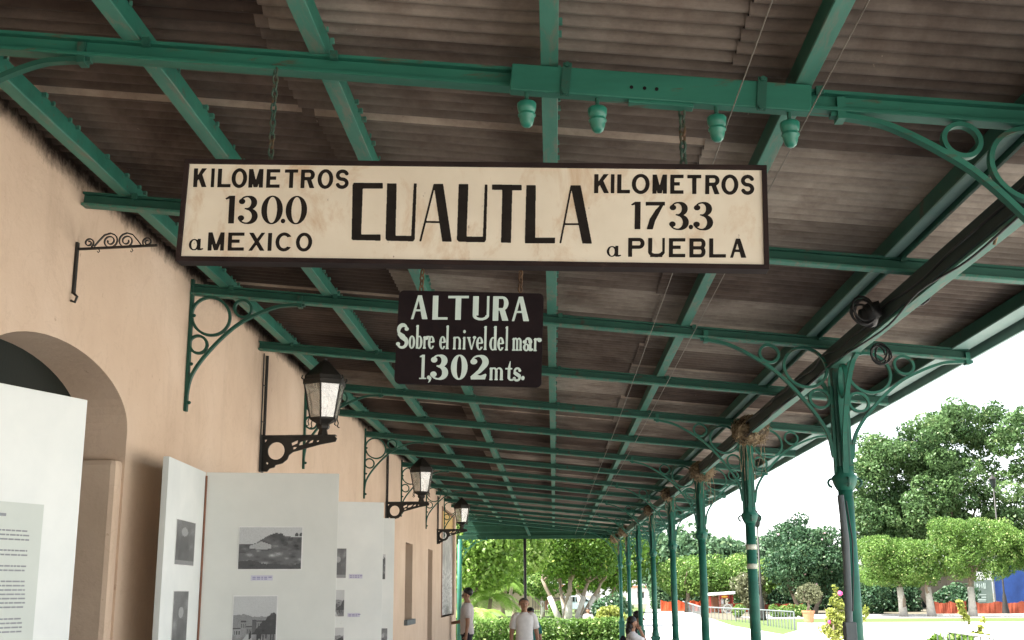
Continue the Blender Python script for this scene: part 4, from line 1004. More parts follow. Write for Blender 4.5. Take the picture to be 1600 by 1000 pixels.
def paint(kind, seed, nx, ny):
    """tones of a plain old-looking photograph: land, sky, buildings, figures"""
    R = np.random.default_rng(int(seed*10)); X, Y = np.meshgrid((np.arange(nx)+.5)/nx, (np.arange(ny)+.5)/ny); x = X[0]; T = .80+.06*Y+blotch(R, X, Y, 6, .3, .03)
    g = R.normal(size=X.shape)*.02
    if kind == 'hill':
        r1 = .52+.32/(1+np.exp(-(x-.42)*9))+fbm(R, x)*.16; T = np.where(Y < r1, .30+blotch(R, X, Y, 90, .06, .16), T)
        T = np.where((X > .16) & (X < .52) & (Y > .46+.20*np.abs(X-.36)) & (Y < .66-.55*np.abs(X-.36)), .74, T)
        r2 = .42+fbm(R, x)*.14; T = np.where(Y < r2, .46+blotch(R, X, Y, 60, .05, .22), T)
        r3 = .16+fbm(R, x, 7)*.16; T = np.where(Y < r3, .18+blotch(R, X, Y, 50, .04, .16), T)
        for k in range(9): u = .80+R.normal()*.10; v = .78+R.normal()*.08; T = np.where((X-u)**2*2.2+(Y-v)**2 < .0016*R.uniform(.4,2), .16, T)
    elif kind == 'town':
        T = np.where(Y < .62+fbm(R, x)*.10, .60, T); u = 0.0
        while u < 1:
            wd = R.uniform(.08, .20); h = .40+R.uniform(-.06, .14); t = R.uniform(.35, .75); M_ = (X >= u) & (X < u+wd) & (Y < h); T = np.where(M_, t+blotch(R, X, Y, 8, .1, .05), T)
            for k in range(3): q = u+wd*(.2+.3*k); T = np.where((X > q) & (X < q+wd*.12) & (Y > h-.14) & (Y < h-.06), .12, T)
            T = np.where(M_ & (Y > h-.025), .2, T); u += wd
        T = np.where((Y < .60+fbm(R, x, 6)*.25-.7*np.abs(X-.92)), .10+blotch(R, X, Y, 30, .05, .08), T)
        T = np.where(Y < .24, .55+blotch(R, X, Y, 20, .1, .12), T); T = np.where((Y < .24) & (np.abs(X-.35) < (.26-Y)*.9), .78, T)
        for k in range(9): u = R.uniform(.35, .98); v = R.uniform(.08, .2); T = np.where((np.abs(X-u) < .016) & (Y > v) & (Y < v+.13), .06, T)
    else:
        T = T*.62+blotch(R, X, Y, 25, .12, .09); c = .5+R.normal()*.06; b_ = .50+R.normal()*.06
        T = np.where(((X-c)/.17)**2+((Y-b_-.16)/.10)**2 < 1, .70, T); T = np.where((np.abs(X-c) < .20+.22*(b_-Y)) & (Y < b_+.05) & (Y > .08), .38+blotch(R, X, Y, 12, .1, .1), T); T = np.where(Y < .10, .62, T)
    return np.clip(T+g, 0, 1)
def photo(P, d, n, u0, v0, u1, v1, seed, kind, label, border=.006):
    m = MB(); A = on_board(u0, v0, P, n)
    c, w_, h = slab(m, P, n, u0, v0, u1, v1, .002, .0015, d)
    t = thing('photo_print', c, label, 'photo', 'prints pinned to the exhibition boards')
    nx = 72 if w_ > .2 else 40; ny = max(24, int(nx*h/w_)); T_ = paint(kind, seed, nx, ny); g_ = MB(); o0 = c+n*.0012-d*(w_/2)-Vector((0,0,h/2))
    for j in range(ny+1):
        for i in range(nx+1): g_.v.append(tuple(o0+d*(w_*i/nx)+Vector((0,0,h*j/ny))))
    for j in range(ny):
        for i in range(nx): q_ = j*(nx+1)+i; g_.f.append((q_, q_+1, q_+nx+2, q_+nx+1))
    m.build('backing', MT['white'], t); set_tone(g_.build('picture', MT['print'], t), [float(x_) for x_ in T_.ravel()])
    m = MB(); m.obox(c-n*.0016, d*(w_/2+border), n*.0006, Vector((0,0,h/2+border))); m.build('border', MT['white'], t)
    return c
def caption(P, d, n, u0, v0, u1, v1, label):
    m = MB(); c, w_, h = slab(m, P, n, u0, v0, u1, v1, .001, .001, d); t = thing('caption_label', c, label, 'label', 'caption strips under the prints')
    m.build('strip', MT['label'], t); m = MB(); R = random.Random(int(u0*7+v0)); x = -w_*.42
    while x < w_*.40:
        L = R.uniform(.008, .022); m.obox(c+d*(x+L/2)+n*.0011+Vector((0,0,h*.12)), d*(L/2), n*.0003, Vector((0,0,h*.09)));
        if x < w_*.2: m.obox(c+d*(x+L/2)+n*.0011-Vector((0,0,h*.22)), d*(L/2), n*.0003, Vector((0,0,h*.09)))
        x += L+.006
    m.build('text_dashes', MT['captink'], t)
# board with the text sheet
dA = Vector((-1.593+1.734, 3.889-3.54, 0)).normalized(); QA = Vector((-1.593, 3.889, 0)); PA = QA-dA*.86
b_, P, d, n = leaf_board('exhibition_board', PA, QA, MT['white_board'])
tag(b_, 'white exhibition board with a printed text sheet at the left edge', 'board')
m = MB(); c, w_, h = slab(m, P, n, -60, 778, 41, 1100, .0015, .002, d)
t = thing('text_sheet', c, 'grey paper sheet of small printed text on the leftmost white board', 'paper')
m.build('sheet', MT['paper'], t)
m = MB(); R = random.Random(5)
lines = [(800,10)]+[(825+7.2*k,44) for k in range(3)]+[(857.5+7.2*k,41) for k in range(2)]+[(883+7*k,39) for k in range(2)]+[(908+7*k,37) for k in range(7)]+[(969+7*k,32) for k in range(4)]
for v, ue in lines:
    A = on_board(-50, v, P, n); B = on_board(ue, v+2.5, P, n); L = (B-A).dot(d); x = 0
    while x < L:
        wd = min(R.uniform(.008, .030), L-x); 
        if wd > .004: m.obox(A+d*(x+wd/2)+n*.0042, d*(wd/2), n*.0004, Vector((0,0,.0024 if v > 805 else .0045)))
        x += wd+.004
m.build('text_dashes', MT['ink'], t)
# folded screen, two leaves
P1 = Vector((-1.858,5.572,0)); P2 = Vector((-1.906,6.344,0)); P3 = Vector((-1.194,6.483,0))
scr = thing('folding_screen', (-1.7, 6.3, 0), 'folded off-white photo screen of two leaves below the nearest lantern', 'screen')
b1, Pa, da, na = leaf_board('leaf', P1, P2, MT['white_board'], scr); b2, Pb, db, nb = leaf_board('leaf', P2+Vector((.004,-.002,0)), P3, MT['grey_board'], scr)
m = MB(); m.tube([(P2.x+.006,P2.y-.006,.1),(P2.x+.006,P2.y-.006,PZ-.02)], .006, 6); m.build('hinge', MT['brown_frame'], scr)
photo(Pb, db, nb, 375, 824, 470, 889, 1.3, 'hill', 'black and white print of a wooded rocky hill, upper picture on the folded screen')
photo(Pb, db, nb, 366, 932, 430, 1010, 2.2, 'town', 'black and white print of a town street, lower picture on the folded screen')
photo(Pa, da, na, 276, 811, 301, 884, 3.1, 'pale', 'pale grey print on the narrow left leaf of the folded screen, upper one', .004)
photo(Pa, da, na, 271, 924, 289, 1010, 4.7, 'pale', 'pale grey print on the narrow left leaf of the folded screen, lower one', .004)
caption(Pb, db, nb, 392, 899, 426, 907, 'bluish caption strip below the print of the rocky hill')
# the two bright boards farther along the wall
b3, Pc, dc, nc = leaf_board('exhibition_board', (-1.93,8.37), (-1.251,8.633), MT['white_board']); tag(b3, 'bright white board seen past the right edge of the folded screen', 'board')
b4, Pd, dd_, nd = leaf_board('exhibition_board', (-1.95,10.30), (-1.426,10.542), MT['white_board']); tag(b4, 'narrow bright white board, farthest of the boards along the wall', 'board')
photo(Pc, dc, nc, 518, 857, 540, 903, 5.2, 'pale', 'brownish print, highest on the bright board beyond the folded screen', .003)
photo(Pc, dc, nc, 516, 922, 537, 963, 6.1, 'town', 'print of a garden, middle one on the bright board beyond the folded screen', .003)
photo(Pc, dc, nc, 514, 981, 536, 1012, 7.4, 'town', 'print cut off at the bottom of the bright board beyond the folded screen', .003)
caption(Pc, dc, nc, 545, 897, 566, 904, 'bluish caption strip beside the highest print of the bright board'); caption(Pc, dc, nc, 543, 958, 562, 964, 'bluish caption strip beside the middle print of the bright board')
photo(Pd, dd_, nd, 592, 866, 601.5, 905, 8.3, 'hill', 'narrow dark print, upper one on the farthest white board', .003)
photo(Pd, dd_, nd, 590, 982, 604.5, 1010, 9.9, 'pale', 'greenish grey print low on the farthest white board', .003)
# ------------------------------------------------------------------ ground
def sheet_poly(name, pts, z, mat, kind='structure'):
    me = bpy.data.meshes.new(name); me.from_pydata([(x, y, z) for x, y in pts], [], [tuple(range(len(pts)))]); me.update()
    if me.polygons[0].normal.z < 0: me.flip_normals()
    o = bpy.data.objects.new(name, me); COL.objects.link(o); me.materials.append(MT[mat]); o['kind'] = kind; return o
def G(u, v): p = onG(u, v); return (p.x, p.y)
sheet_poly('ground', [(-300,-60),(300,-60),(300,500),(-300,500)], -.008, 'soil')
sheet_poly('platform', [(XW,-8),(2.45,-8),(2.45,29.5),(XW,29.5)], .02, 'concrete')
m = MB(); m.box(2.45, 2.62, -8, 29.5, -.12, .025); m.build('platform_kerb', MT['kerb'])['kind'] = 'structure'
m = MB(); m.box(XW, 2.45, 29.5, 29.65, -.12, .022); m.build('platform_kerb', MT['kerb'])['kind'] = 'structure'
sheet_poly('lawn', [(-60,29.8),(9,29.8),(60,29.8),(60,74),(-60,74)], -.002, 'grass')
sheet_poly('lawn', [(-60,74.1),(9,74.1),(9,140),(-60,140)], -.0025, 'grass')
# white paving on the right and the path between the columns and the railing
sheet_poly('plaza', [(2.62,-30),(120,-30),(120,66.5),(G(1215,969)[0],66.5), G(1246,985), G(1195,1000), (9.5,30), (2.62,29.5)], .002, 'plaza')
sheet_poly('path', [(2.62,29.6),(9.5,30), G(1145,978), G(1085,958), G(1052,944), G(1012,944), G(1002,975), (2.4,40)], .004, 'plaza')
sheet_poly('kerb_path', [(G(1180,961)[0]-2,76.5),(120,76.5),(120,82),(G(1180,961)[0]-2,82)], .003, 'kerb')
m = MB(); m.box(14, 120, 82.0, 82.25, -.006, .12); m.build('kerb', MT['kerb'])['kind'] = 'structure'

# ------------------------------------------------------------------ plants
def leaf_mesh(name, clumps, n, size, mat, parent, seed, shell=.72, flat=.35, elong=1.0, tone_up=0.25, drop=None):
    """clumps: list of (centre, radii). Leaf shaped faces spread through every clump, most of them near its skin"""
    R = np.random.default_rng(seed)
    cs = np.array([c for c, r in clumps]); rs = np.array([r if hasattr(r, '__len__') else (r,r,r) for c, r in clumps])
    vol = (rs.prod(1))**.67; idx = R.choice(len(cs), n, p=vol/vol.sum())
    d = R.normal(size=(n,3)); d /= np.linalg.norm(d, axis=1)[:,None]
    rad = shell+(1.06-shell)*R.random(n)**.6; rad[R.random(n) < .14] *= 1.10
    p = cs[idx]+d*rs[idx]*rad[:,None]
    nor = R.normal(size=(n,3))*.8+d*.7+np.array([0,0,flat]); nor /= np.linalg.norm(nor, axis=1)[:,None]
    t = np.cross(nor, R.normal(size=(n,3))); t /= np.linalg.norm(t, axis=1)[:,None]+1e-9
    if drop: t = t*(1-drop)+np.array([0,0,-1])*drop; t /= np.linalg.norm(t, axis=1)[:,None]
    b = np.cross(nor, t); b /= np.linalg.norm(b, axis=1)[:,None]+1e-9
    s = size*R.uniform(.6, 1.35, n)[:,None]; L = t*s*elong; W = b*s*.52
    v = np.stack([p-L*.9, p-L*.1+W+nor*s*.12, p+L, p-L*.1-W+nor*s*.12], 1).reshape(-1,3)
    off = np.array(parent.location) if parent else np.zeros(3)
    me = bpy.data.meshes.new(name); me.vertices.add(4*n); me.vertices.foreach_set('co', (v-off).ravel())
    me.loops.add(4*n); me.loops.foreach_set('vertex_index', np.arange(4*n)); me.polygons.add(n)
    me.polygons.foreach_set('loop_start', np.arange(n)*4); me.polygons.foreach_set('loop_total', np.full(n,4)); me.update(calc_edges=True)
    ct = R.random(len(cs))
    tone = np.clip(.24*R.random(n)+.58*ct[idx]+.22*R.random(n)**2, 0, 1); tone[R.random(n) < .03] = 1.0
    at = me.attributes.new('tone', 'FLOAT', 'FACE'); at.data.foreach_set('value', tone.astype(np.float32))
    o = bpy.data.objects.new(name, me); COL.objects.link(o); me.materials.append(MT[mat])
    if parent: o.parent = parent
    return o
def trunk(mb, base, top, r0, r1, R, seg=5, bend=.12):
    base, top = Vector(base), Vector(top); L = (top-base).length; pts = []; rs = []
    for k in range(seg+1):
        f = k/seg; j = L*bend*math.sin(PI*f)*.35
        pts.append(base.lerp(top, f)+Vector((R.uniform(-j,j), R.uniform(-j,j), 0))); rs.append(r0+(r1-r0)*f+(r0*.45*(1-f)**6))
    mb.tube(pts, rs, 9)
def tree(name, loc, label, cat, clumps, n, size, leaf, seed, trunks, limewash=0.0, fork=None, group=None, flower=None, bark='bark', **kw):
    """clumps in local coordinates; trunks: list of (dx,dy,lean_x,lean_y,height,radius)"""
    R = random.Random(seed); loc = Vector(loc); t = thing(name, loc, label, cat, group)
    mb = MB(); lw = MB()
    for dx, dy, lx, ly, h, r in trunks:
        b = loc+Vector((dx,dy,0)); tp = b+Vector((lx,ly,h)); trunk(mb, b, tp, r, r*.62, R)
        if limewash:
            f = min(.95, limewash/h); lw.tube([b, b.lerp(tp, f*.5)+Vector((0,0,0)), b.lerp(tp, f)], [r*1.55, r*1.06+.012, r*.98+.012], 9)
        near = sorted(clumps, key=lambda c: math.hypot(c[0][0]+loc.x-tp.x, (c[0][1]+loc.y-tp.y)*.6)*1.6 + abs(c[0][2]-h-1.0)*.5 + (6 if c[0][2] < h+.45 else 0))
        for c, rr in R.sample(near[:max(int((fork or 6)*1.4),4)], min(len(near), fork or 6)):
            e = loc+Vector(c); mid = tp.lerp(e, .5)+Vector((R.uniform(-.2,.2),R.uniform(-.2,.2),-.12*(e-tp).length)); mb.tube(smooth3([tp-(tp-b)*.04, mid, e], 4), [r*.55*(1-k/9)+.012 for k in range(9)], 6)
    mb.build('trunk', MT[bark], t, smooth=True)
    if limewash: lw.build('painted_base', MT['lime'], t, smooth=True)
    leaf_mesh('crown', [(tuple(loc+Vector(c)), r) for c, r in clumps], n, size, leaf, t, seed, **kw)
    if flower:
        mb = MB()
        for c, r in R.sample(clumps, min(len(clumps), flower[0])):
            d = Vector((R.uniform(-1,1), -1, R.uniform(-.3,1))).normalized(); rr = r if hasattr(r,'__len__') else (r,r,r)
            p = loc+Vector(c)+Vector((d.x*rr[0], d.y*rr[1], d.z*rr[2])); MB().blob(p, flower[1]*R.uniform(.7,1.2), 6, 4, .25, R).build('flower', MT[flower[2]], t)
    return t
def box_clumps(R, c, half, n, r, edge=.85):
    """clumps filling a clipped rounded box"""
    out = []
    for k in range(n):
        p = [R.uniform(-1,1) for _ in range(3)]
        a = max(abs(q) for q in p) if R.random() < .75 else 1; p = [q/a*edge for q in p] if a > 0 else p
        L = math.sqrt(sum(abs(q)**2 for q in p)); f = 1 if L < 1.18 else 1.18/L
        q = R.uniform(.6, 1.5)*r; out.append(((c[0]+p[0]*f*(half[0]-r*.6), c[1]+p[1]*f*(half[1]-r*.6), c[2]+p[2]*f*(half[2]-r*.6)), (q, q, q*.85)))
    return out
def ball_clumps(R, c, half, n, r, lo=.45):
    out = []
    for k in range(n):
        d = Vector((R.gauss(0,1), R.gauss(0,1), R.gauss(0,1))).normalized()*R.uniform(lo, .92); q = R.uniform(.65, 1.3)*r
        out.append(((c[0]+d.x*half[0], c[1]+d.y*half[1], c[2]+d.z*half[2]), (q*1.1, q*1.1, q*.8)))
    return out
def px_box(u0, v0, u1, v1, Y, depth=None):
    """centre and half sizes of a crown seen between two photo pixels at distance Y"""
    A = atY(u0, v0, Y); B = atY(u1, v1, Y); hx = (B.x-A.x)/2; hz = (A.z-B.z)/2
    return ((A.x+B.x)/2, Y, (A.z+B.z)/2), (hx, depth or hx*.9, hz)
def px_tree(name, label, base, crown, Y, seed, leaf, n, size, kind='ball', nc=30, rc=.9, trunks=None, depth=None, cat='tree', **kw):
    R = random.Random(seed); g = onG(*base) if Y is None else None
    Y = Y or g.y; bx = atY(base[0], base[1], Y).x
    c, h = px_box(*crown, Y, depth); loc = Vector((bx, Y, 0)); lc = (c[0]-bx, 0, c[2])
    cl = (box_clumps if kind == 'box' else ball_clumps)(R, lc, h, nc, rc)
    if trunks is None: trunks = [(0, 0, lc[0]*.4, 0, max(.4, c[2]-h[2]*.75), max(.10, h[0]*.075))]
    return tree(name, loc, label, cat, cl, n, size, leaf, seed, trunks, **kw)

# garden at the far end
px_tree('ficus_tree', 'big clipped ficus with several limewashed trunks beyond the far end of the canopy', (887,971), (826,775,972,906), 62, 21, 'leaf_ficus', 30000, .085, 'box', 90, .75,
        trunks=[(-.30,0,-1.0,.2,2.4,.13),(.0,-.3,.15,-.1,2.3,.17),(.38,.15,.75,.2,2.3,.13),(-.05,.4,-.3,.5,2.3,.12),(.62,.3,1.2,.3,2.3,.12)], limewash=1.5, fork=5)
px_tree('ficus_tree', 'second limewashed ficus right of the big one, behind the yellow bush', (925,966), (890,858,985,915), 74, 22, 'leaf_ficus', 10000, .12, 'box', 40, .8,
        trunks=[(-.4,0,-.6,0,2.2,.14),(.15,0,.35,.2,2.3,.17),(.65,.2,.9,0,2.2,.13)], limewash=1.6, fork=6)
px_tree('small_tree', 'small round clipped tree with a pale trunk left of the big ficus', (848,965), (829,893,864,931), 72, 23, 'leaf_clip', 2600, .12, 'ball', 22, .42, limewash=1.2)
px_tree('loose_tree', 'tall bright green tree in the garden seen left of the thin pole', (745,975), (700,790,800,915), 44, 24, 'leaf_lime', 13000, .10, 'ball', 46, .75)
px_tree('loose_tree', 'bright feathery tree directly behind the thin pole in the garden', (800,972), (765,780,850,900), 50, 25, 'leaf_lime', 11000, .11, 'ball', 40, .7)
px_tree('dark_tree', 'darker tree rising behind the bright garden foliage at the far end', (760,968), (690,800,860,935), 84, 26, 'leaf_ficus', 9000, .22, 'ball', 50, 1.3)
px_tree('dark_tree', 'dark tree filling the gap behind the two ficus trees', (905,955), (840,790,1000,935), 100, 27, 'leaf_ficus', 8000, .26, 'ball', 50, 1.6)
def palm(loc, h, n, L, label, seed, leaf='leaf_lime', spread=1.0):
    R = random.Random(seed); loc = Vector(loc); t = thing('palm', loc, label, 'palm', 'palms in the garden'); mb = MB(); trunk(mb, loc, loc+Vector((.1,0,h)), .10, .07, R); mb.build('trunk', MT['bark'], t, smooth=True)
    vs = []; fs = []; tn = []; top = loc+Vector((.1,0,h))
    for k in range(n):
        az = 2*PI*k/n+R.uniform(-.2,.2); el = R.uniform(.25, 1.25); d = Vector((math.cos(az), math.sin(az), 0)); ln = L*R.uniform(.8,1.15); P = []
        for i in range(15):
            f = i/14; P.append(top+d*(ln*math.cos(el)*f*spread)+Vector((0,0,ln*(math.sin(el)*f-.85*f*f))))
        tone = R.random()
        for i in range(1, 14):
            tg = (P[i+1]-P[i-1]).normalized(); sd_ = tg.cross(Vector((0,0,1))).normalized(); wl_ = .42*L*math.sin(PI*(i/14)**.75)*.55+.05
            for s in (-1, 1):
                for q in (0, .5):
                    o = len(vs); b0 = P[i].lerp(P[i+1], q); tip = b0+sd_*s*wl_+tg*wl_*.55-Vector((0,0,wl_*.45)); vs += [b0, b0+tg*.045*L/1.6, tip, b0+tg*.0]; fs.append((o, o+1, o+2)); tn.append(min(1, tone*.7+R.random()*.3))
    mm = MB(); mm.v = [tuple(v) for v in vs]; mm.f = fs; o = mm.build('frond', MT[leaf], t); set_tone(o, tn); return t
g = onG(776, 966); palm((g.x*.62, 44, 0), 1.5, 16, 1.7, 'pale green palm with arching fronds behind the standing man', 31)
palm((atY(785, 960, 47).x, 47, 0), 2.0, 20, 1.5, 'taller palm with drooping bright fronds in the middle of the garden gap', 32)
palm((atY(742, 960, 40).x, 40, 0), 1.0, 14, 1.4, 'low palm beside the man at the wall end', 33)
px_tree('shrub', 'round yellow green bush beside the farthest column', (952,975), (936,948,972,974), 46, 34, 'leaf_yellow', 2600, .06, 'ball', 26, .17, trunks=[(0,0,0,0,.3,.03)], cat='bush')
px_tree('shrub', 'dark bush with small white flowers behind the yellow bush', (960,968), (930,936,985,966), 58, 35, 'leaf_dark', 3000, .10, 'ball', 26, .35, trunks=[(0,0,0,0,.4,.04)], cat='bush', flower=(16,.05,'white'))
px_tree('shrub', 'clipped cube of green shrub left of the limewashed trunks', (871,966), (862,942,884,964), 66, 36, 'leaf_clip', 1500, .09, 'box', 16, .28, trunks=[(0,0,0,0,.4,.05)], cat='bush')
def hedge(u0, u1, v, Y, h, dep, label, seed, leaf='leaf_clip', n=9000, size=.055, step=.22, rr=.16):
    xa = atY(u0, v, Y).x; xb = atY(u1, v, Y).x; R = random.Random(seed); c = Vector(((xa+xb)/2, Y+dep/2, 0)); t = thing('hedge', c, label, 'hedge', 'clipped hedges across the garden')
    cl = []; nx = int((xb-xa)/step)+1
    for i in range(nx):
        for j in range(3):
            for k in range(4): cl.append(((xa+(i+.5)*(xb-xa)/nx, Y+.1+j*(dep-.2)/2, .75*rr+k*(h-1.4*rr)/3+R.uniform(-.2,.2)*rr), (rr,rr,rr*.95)))
    leaf_mesh('foliage', cl, n, size, leaf, t, seed); mb = MB()
    for i in range(nx): x = xa+(i+.5)*(xb-xa)/nx; mb.tube([(x, Y+dep/2, 0), (x+R.uniform(-.05,.05), Y+dep/2, h*.6)], .02, 5)
    mb.build('stem', MT['bark'], t)
hedge(700, 888, 972, 35, .93, .7, 'long clipped hedge behind the two standing men', 41)
hedge(892, 972, 972, 35.3, .93, .7, 'shorter clipped hedge between the gap and the farthest column', 42)

# right hand garden
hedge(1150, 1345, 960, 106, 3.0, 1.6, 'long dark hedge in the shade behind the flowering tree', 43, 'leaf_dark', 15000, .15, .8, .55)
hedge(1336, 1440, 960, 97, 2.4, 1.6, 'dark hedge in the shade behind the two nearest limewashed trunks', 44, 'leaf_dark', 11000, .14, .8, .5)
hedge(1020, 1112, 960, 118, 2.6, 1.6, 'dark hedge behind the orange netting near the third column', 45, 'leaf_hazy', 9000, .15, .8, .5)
px_tree('clipped_tree', 'pale trimmed tree crown behind the third column', (1075,957), (1036,873,1116,934), 100, 51, 'leaf_clip', 10000, .12, 'box', 34, 1.0, depth=2.2, trunks=[(0,0,0,0,2.0,.22)])
px_tree('clipped_tree', 'pale trimmed tree crown above the food cart', (1142,957), (1102,872,1182,932), 101, 52, 'leaf_clip', 10000, .12, 'box', 34, 1.0, depth=2.2, trunks=[(0,0,0,0,2.0,.22)])
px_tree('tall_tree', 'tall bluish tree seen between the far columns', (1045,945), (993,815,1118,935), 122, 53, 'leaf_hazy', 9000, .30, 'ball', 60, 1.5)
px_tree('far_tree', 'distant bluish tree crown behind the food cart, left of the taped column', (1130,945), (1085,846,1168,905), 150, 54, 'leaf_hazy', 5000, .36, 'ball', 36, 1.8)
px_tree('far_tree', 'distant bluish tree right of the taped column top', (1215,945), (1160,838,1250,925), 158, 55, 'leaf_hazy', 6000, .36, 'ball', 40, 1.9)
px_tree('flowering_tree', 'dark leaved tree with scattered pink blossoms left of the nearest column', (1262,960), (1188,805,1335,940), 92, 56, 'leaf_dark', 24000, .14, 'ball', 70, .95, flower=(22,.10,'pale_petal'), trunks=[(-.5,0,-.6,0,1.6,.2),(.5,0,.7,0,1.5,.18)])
px_tree('bushy_tree', 'pale young tree left of the dark flowering tree', (1193,957), (1172,872,1222,925), 99, 57, 'leaf_clip', 3200, .16, 'ball', 26, .7)
px_tree('olive_bush', 'rounded olive green bush right behind the taped column', (1172,958), (1152,893,1192,950), 94, 58, 'leaf_olive', 4200, .13, 'ball', 30, .6, cat='bush')
# the great tree: several heavy lobes
R = random.Random(61); YB_ = 112
lobes = [(1395,742,62,72),(1445,700,48,62),(1490,662,38,34),(1545,668,52,42),(1600,690,60,60),(1500,760,70,70),(1570,780,70,70),(1420,812,62,45),(1480,832,60,40),(1350,790,34,70),(1640,760,60,80),(1372,715,26,34),(1375,850,50,35),(1410,800,60,50),(1450,775,60,55),(1365,815,36,50),(1520,840,70,45),(1600,830,50,40),(1460,720,40,40)]
cl = []; bx = atY(1490, 960, YB_).x
for u, v, ru, rv in lobes:
    c, h = px_box(u-ru, v-rv, u+ru, v+rv, YB_+R.uniform(-2.5,2.5), 3.4)
    cl += [((q[0]-bx, q[1]-YB_, q[2]), r) for q, r in ball_clumps(R, c, h, 26, .95, .5)]
tree('great_tree', (bx, YB_, 0), 'great spreading tree towering behind the trimmed trees on the right', 'tree', cl, 110000, .175, 'leaf_big', 61, [(0,0,.8,0,6.5,.6),(-1.5,.5,-3.2,0,6,.4)], fork=26)
lab = ['trimmed boxy tree just right of the nearest column, limewashed trunk', 'trimmed boxy tree second from the nearest column, limewashed trunk', 'large trimmed boxy tree with a limewashed trunk in front of the orange netting', 'trimmed boxy tree cut off by the right edge']
for k, (b, cr, nc) in enumerate((((1412,961),(1336,838,1404,914),34), ((1456,962),(1392,842,1466,914),34), ((1521,965),(1446,810,1588,906),60), ((1640,964),(1574,826,1690,890),50))):
    px_tree('trimmed_tree', lab[k], b, cr, 80-k*.6, 70+k, 'leaf_clip', 20000 if k < 2 else 34000, .075, 'box', nc*3, .50, depth=2.2, trunks=[(0,0,-.15 if k < 2 else 0,0,2.6,.20)], limewash=1.9, group='trimmed trees along the kerb', fork=8)
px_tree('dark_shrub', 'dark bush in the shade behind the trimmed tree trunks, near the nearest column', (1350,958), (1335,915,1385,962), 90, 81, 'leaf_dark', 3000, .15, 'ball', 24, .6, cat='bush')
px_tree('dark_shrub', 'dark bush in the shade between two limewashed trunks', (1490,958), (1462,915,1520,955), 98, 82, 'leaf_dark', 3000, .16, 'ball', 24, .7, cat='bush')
px_tree('topiary_plant', 'little round headed topiary growing in the terracotta pot', (1263,957), (1245,915,1280,944), 66, 83, 'leaf_olive', 2200, .07, 'ball', 22, .3, cat='plant')
g = onG(1263, 974); c = Vector((atY(1263,957,66).x, 66, 0)); MB().lathe([(.22,0),(.26,.1),(.33,.55),(.36,.56),(.36,.66),(.31,.66),(.30,.58)], c, 16).build('terracotta_pot', MT['terra'], smooth=False)
tag(bpy.data.objects['terracotta_pot'], 'big terracotta pot standing on the lawn edge left of the nearest column', 'pot')
for k, u in enumerate((1153, 1212, 1226, 1240, 1253)):
    px_tree('ball_shrub', 'low round shrub by the netting, ' + ['alone right of the food cart','leftmost of a row of four','second in a row of four','third in a row of four','last in a row of four, behind the pot'][k], (u,962), (u-10,946,u+10,962), 80, 90+k, 'leaf_clip', 900, .08, 'ball', 12, .25, cat='bush', group='low round shrubs')
# bougainvillea by the nearest column, plants on the rail at the lower right
px_tree('bougainvillea', 'sunlit yellow green bougainvillea bush beside the nearest column', (1311,1060), (1284,955,1330,1000), 22, 101, 'leaf_yellow', 1500, .035, 'ball', 26, .085, trunks=[(0,0,0,0,.9,.018)], cat='bush')
R = random.Random(3); t = bpy.data.objects['bougainvillea']; loc = Vector(t.location)
cl = [(tuple(atY(u, v, 22)), r) for u, v, r in ((1305,918,.05),(1307,928,.06),(1303,940,.08),(1312,945,.09),(1300,958,.10),(1318,962,.10),(1308,975,.14),(1296,984,.12),(1350,960,.07),(1353,952,.05),(1345,968,.06))]
leaf_mesh('upper_shoot', cl, 900, .04, 'leaf_yellow', t, 102)
for u, v, q in ((1313,927,.045),(1296,972,.03)): MB().blob(atY(u, v, 21.9), q, 8, 5, .25, R).build('flower', MT['petal'], t)
m = MB(); t2 = thing('garden_rail', (atY(1540, 990, 11).x, 11, 0), 'thin white topped railing at the bottom right corner', 'railing')
a = atY(1464, 984, 11); b = atY(1600, 1003, 10.4); c = atY(1680, 1014, 10.1)
m.tube([a, b, c], .012, 8); m.build('top_rail', MT['white'], t2)
m = MB()
for k in range(22): f = k/21; p = a.lerp(c, f); MB().tube([(p.x,p.y,0), (p.x,p.y,p.z)], .006, 5).build('bar', MT['greywood'], t2)
def rail_plant(loc, cl, n, s, leaf, label, seed):
    t = thing('rail_plant', loc, label, 'plant'); leaf_mesh('foliage', cl, n, s, leaf, t, seed); mb = MB()
    for c, r in cl[::2]: mb.tube([(loc[0], loc[1], 0), (Vector(loc)+Vector(c)).lerp(Vector(c), .0)*.5+Vector((0,0,.2)), c], .004, 4)
    mb.build('stem', MT['bark'], t)
cl = [(tuple(a.lerp(c, f)+Vector((R.uniform(-.05,.05), .2+R.uniform(-.1,.1), -.07-R.uniform(0,.12)))), .07) for f in [k/26 for k in range(27)]]
rail_plant((a.lerp(c,.5).x, 10.8, 0), cl, 3000, .034, 'leaf_lime', 'green climbing plants growing along the railing at the bottom right', 104)
cl = [(tuple(atY(u, v, 12.5)), r) for u, v, r in ((1499,942,.03),(1502,950,.03),(1505,958,.03),(1510,966,.025),(1513,973,.015),(1536,968,.02),(1532,980,.02),(1530,990,.035),(1520,992,.03),(1545,993,.02),(1490,986,.015))]
rail_plant((atY(1512,990,12.5).x, 12.5, 0), cl, 260, .032, 'leaf_yellow', 'tall pale shoot rising above the railing at the lower right', 105)

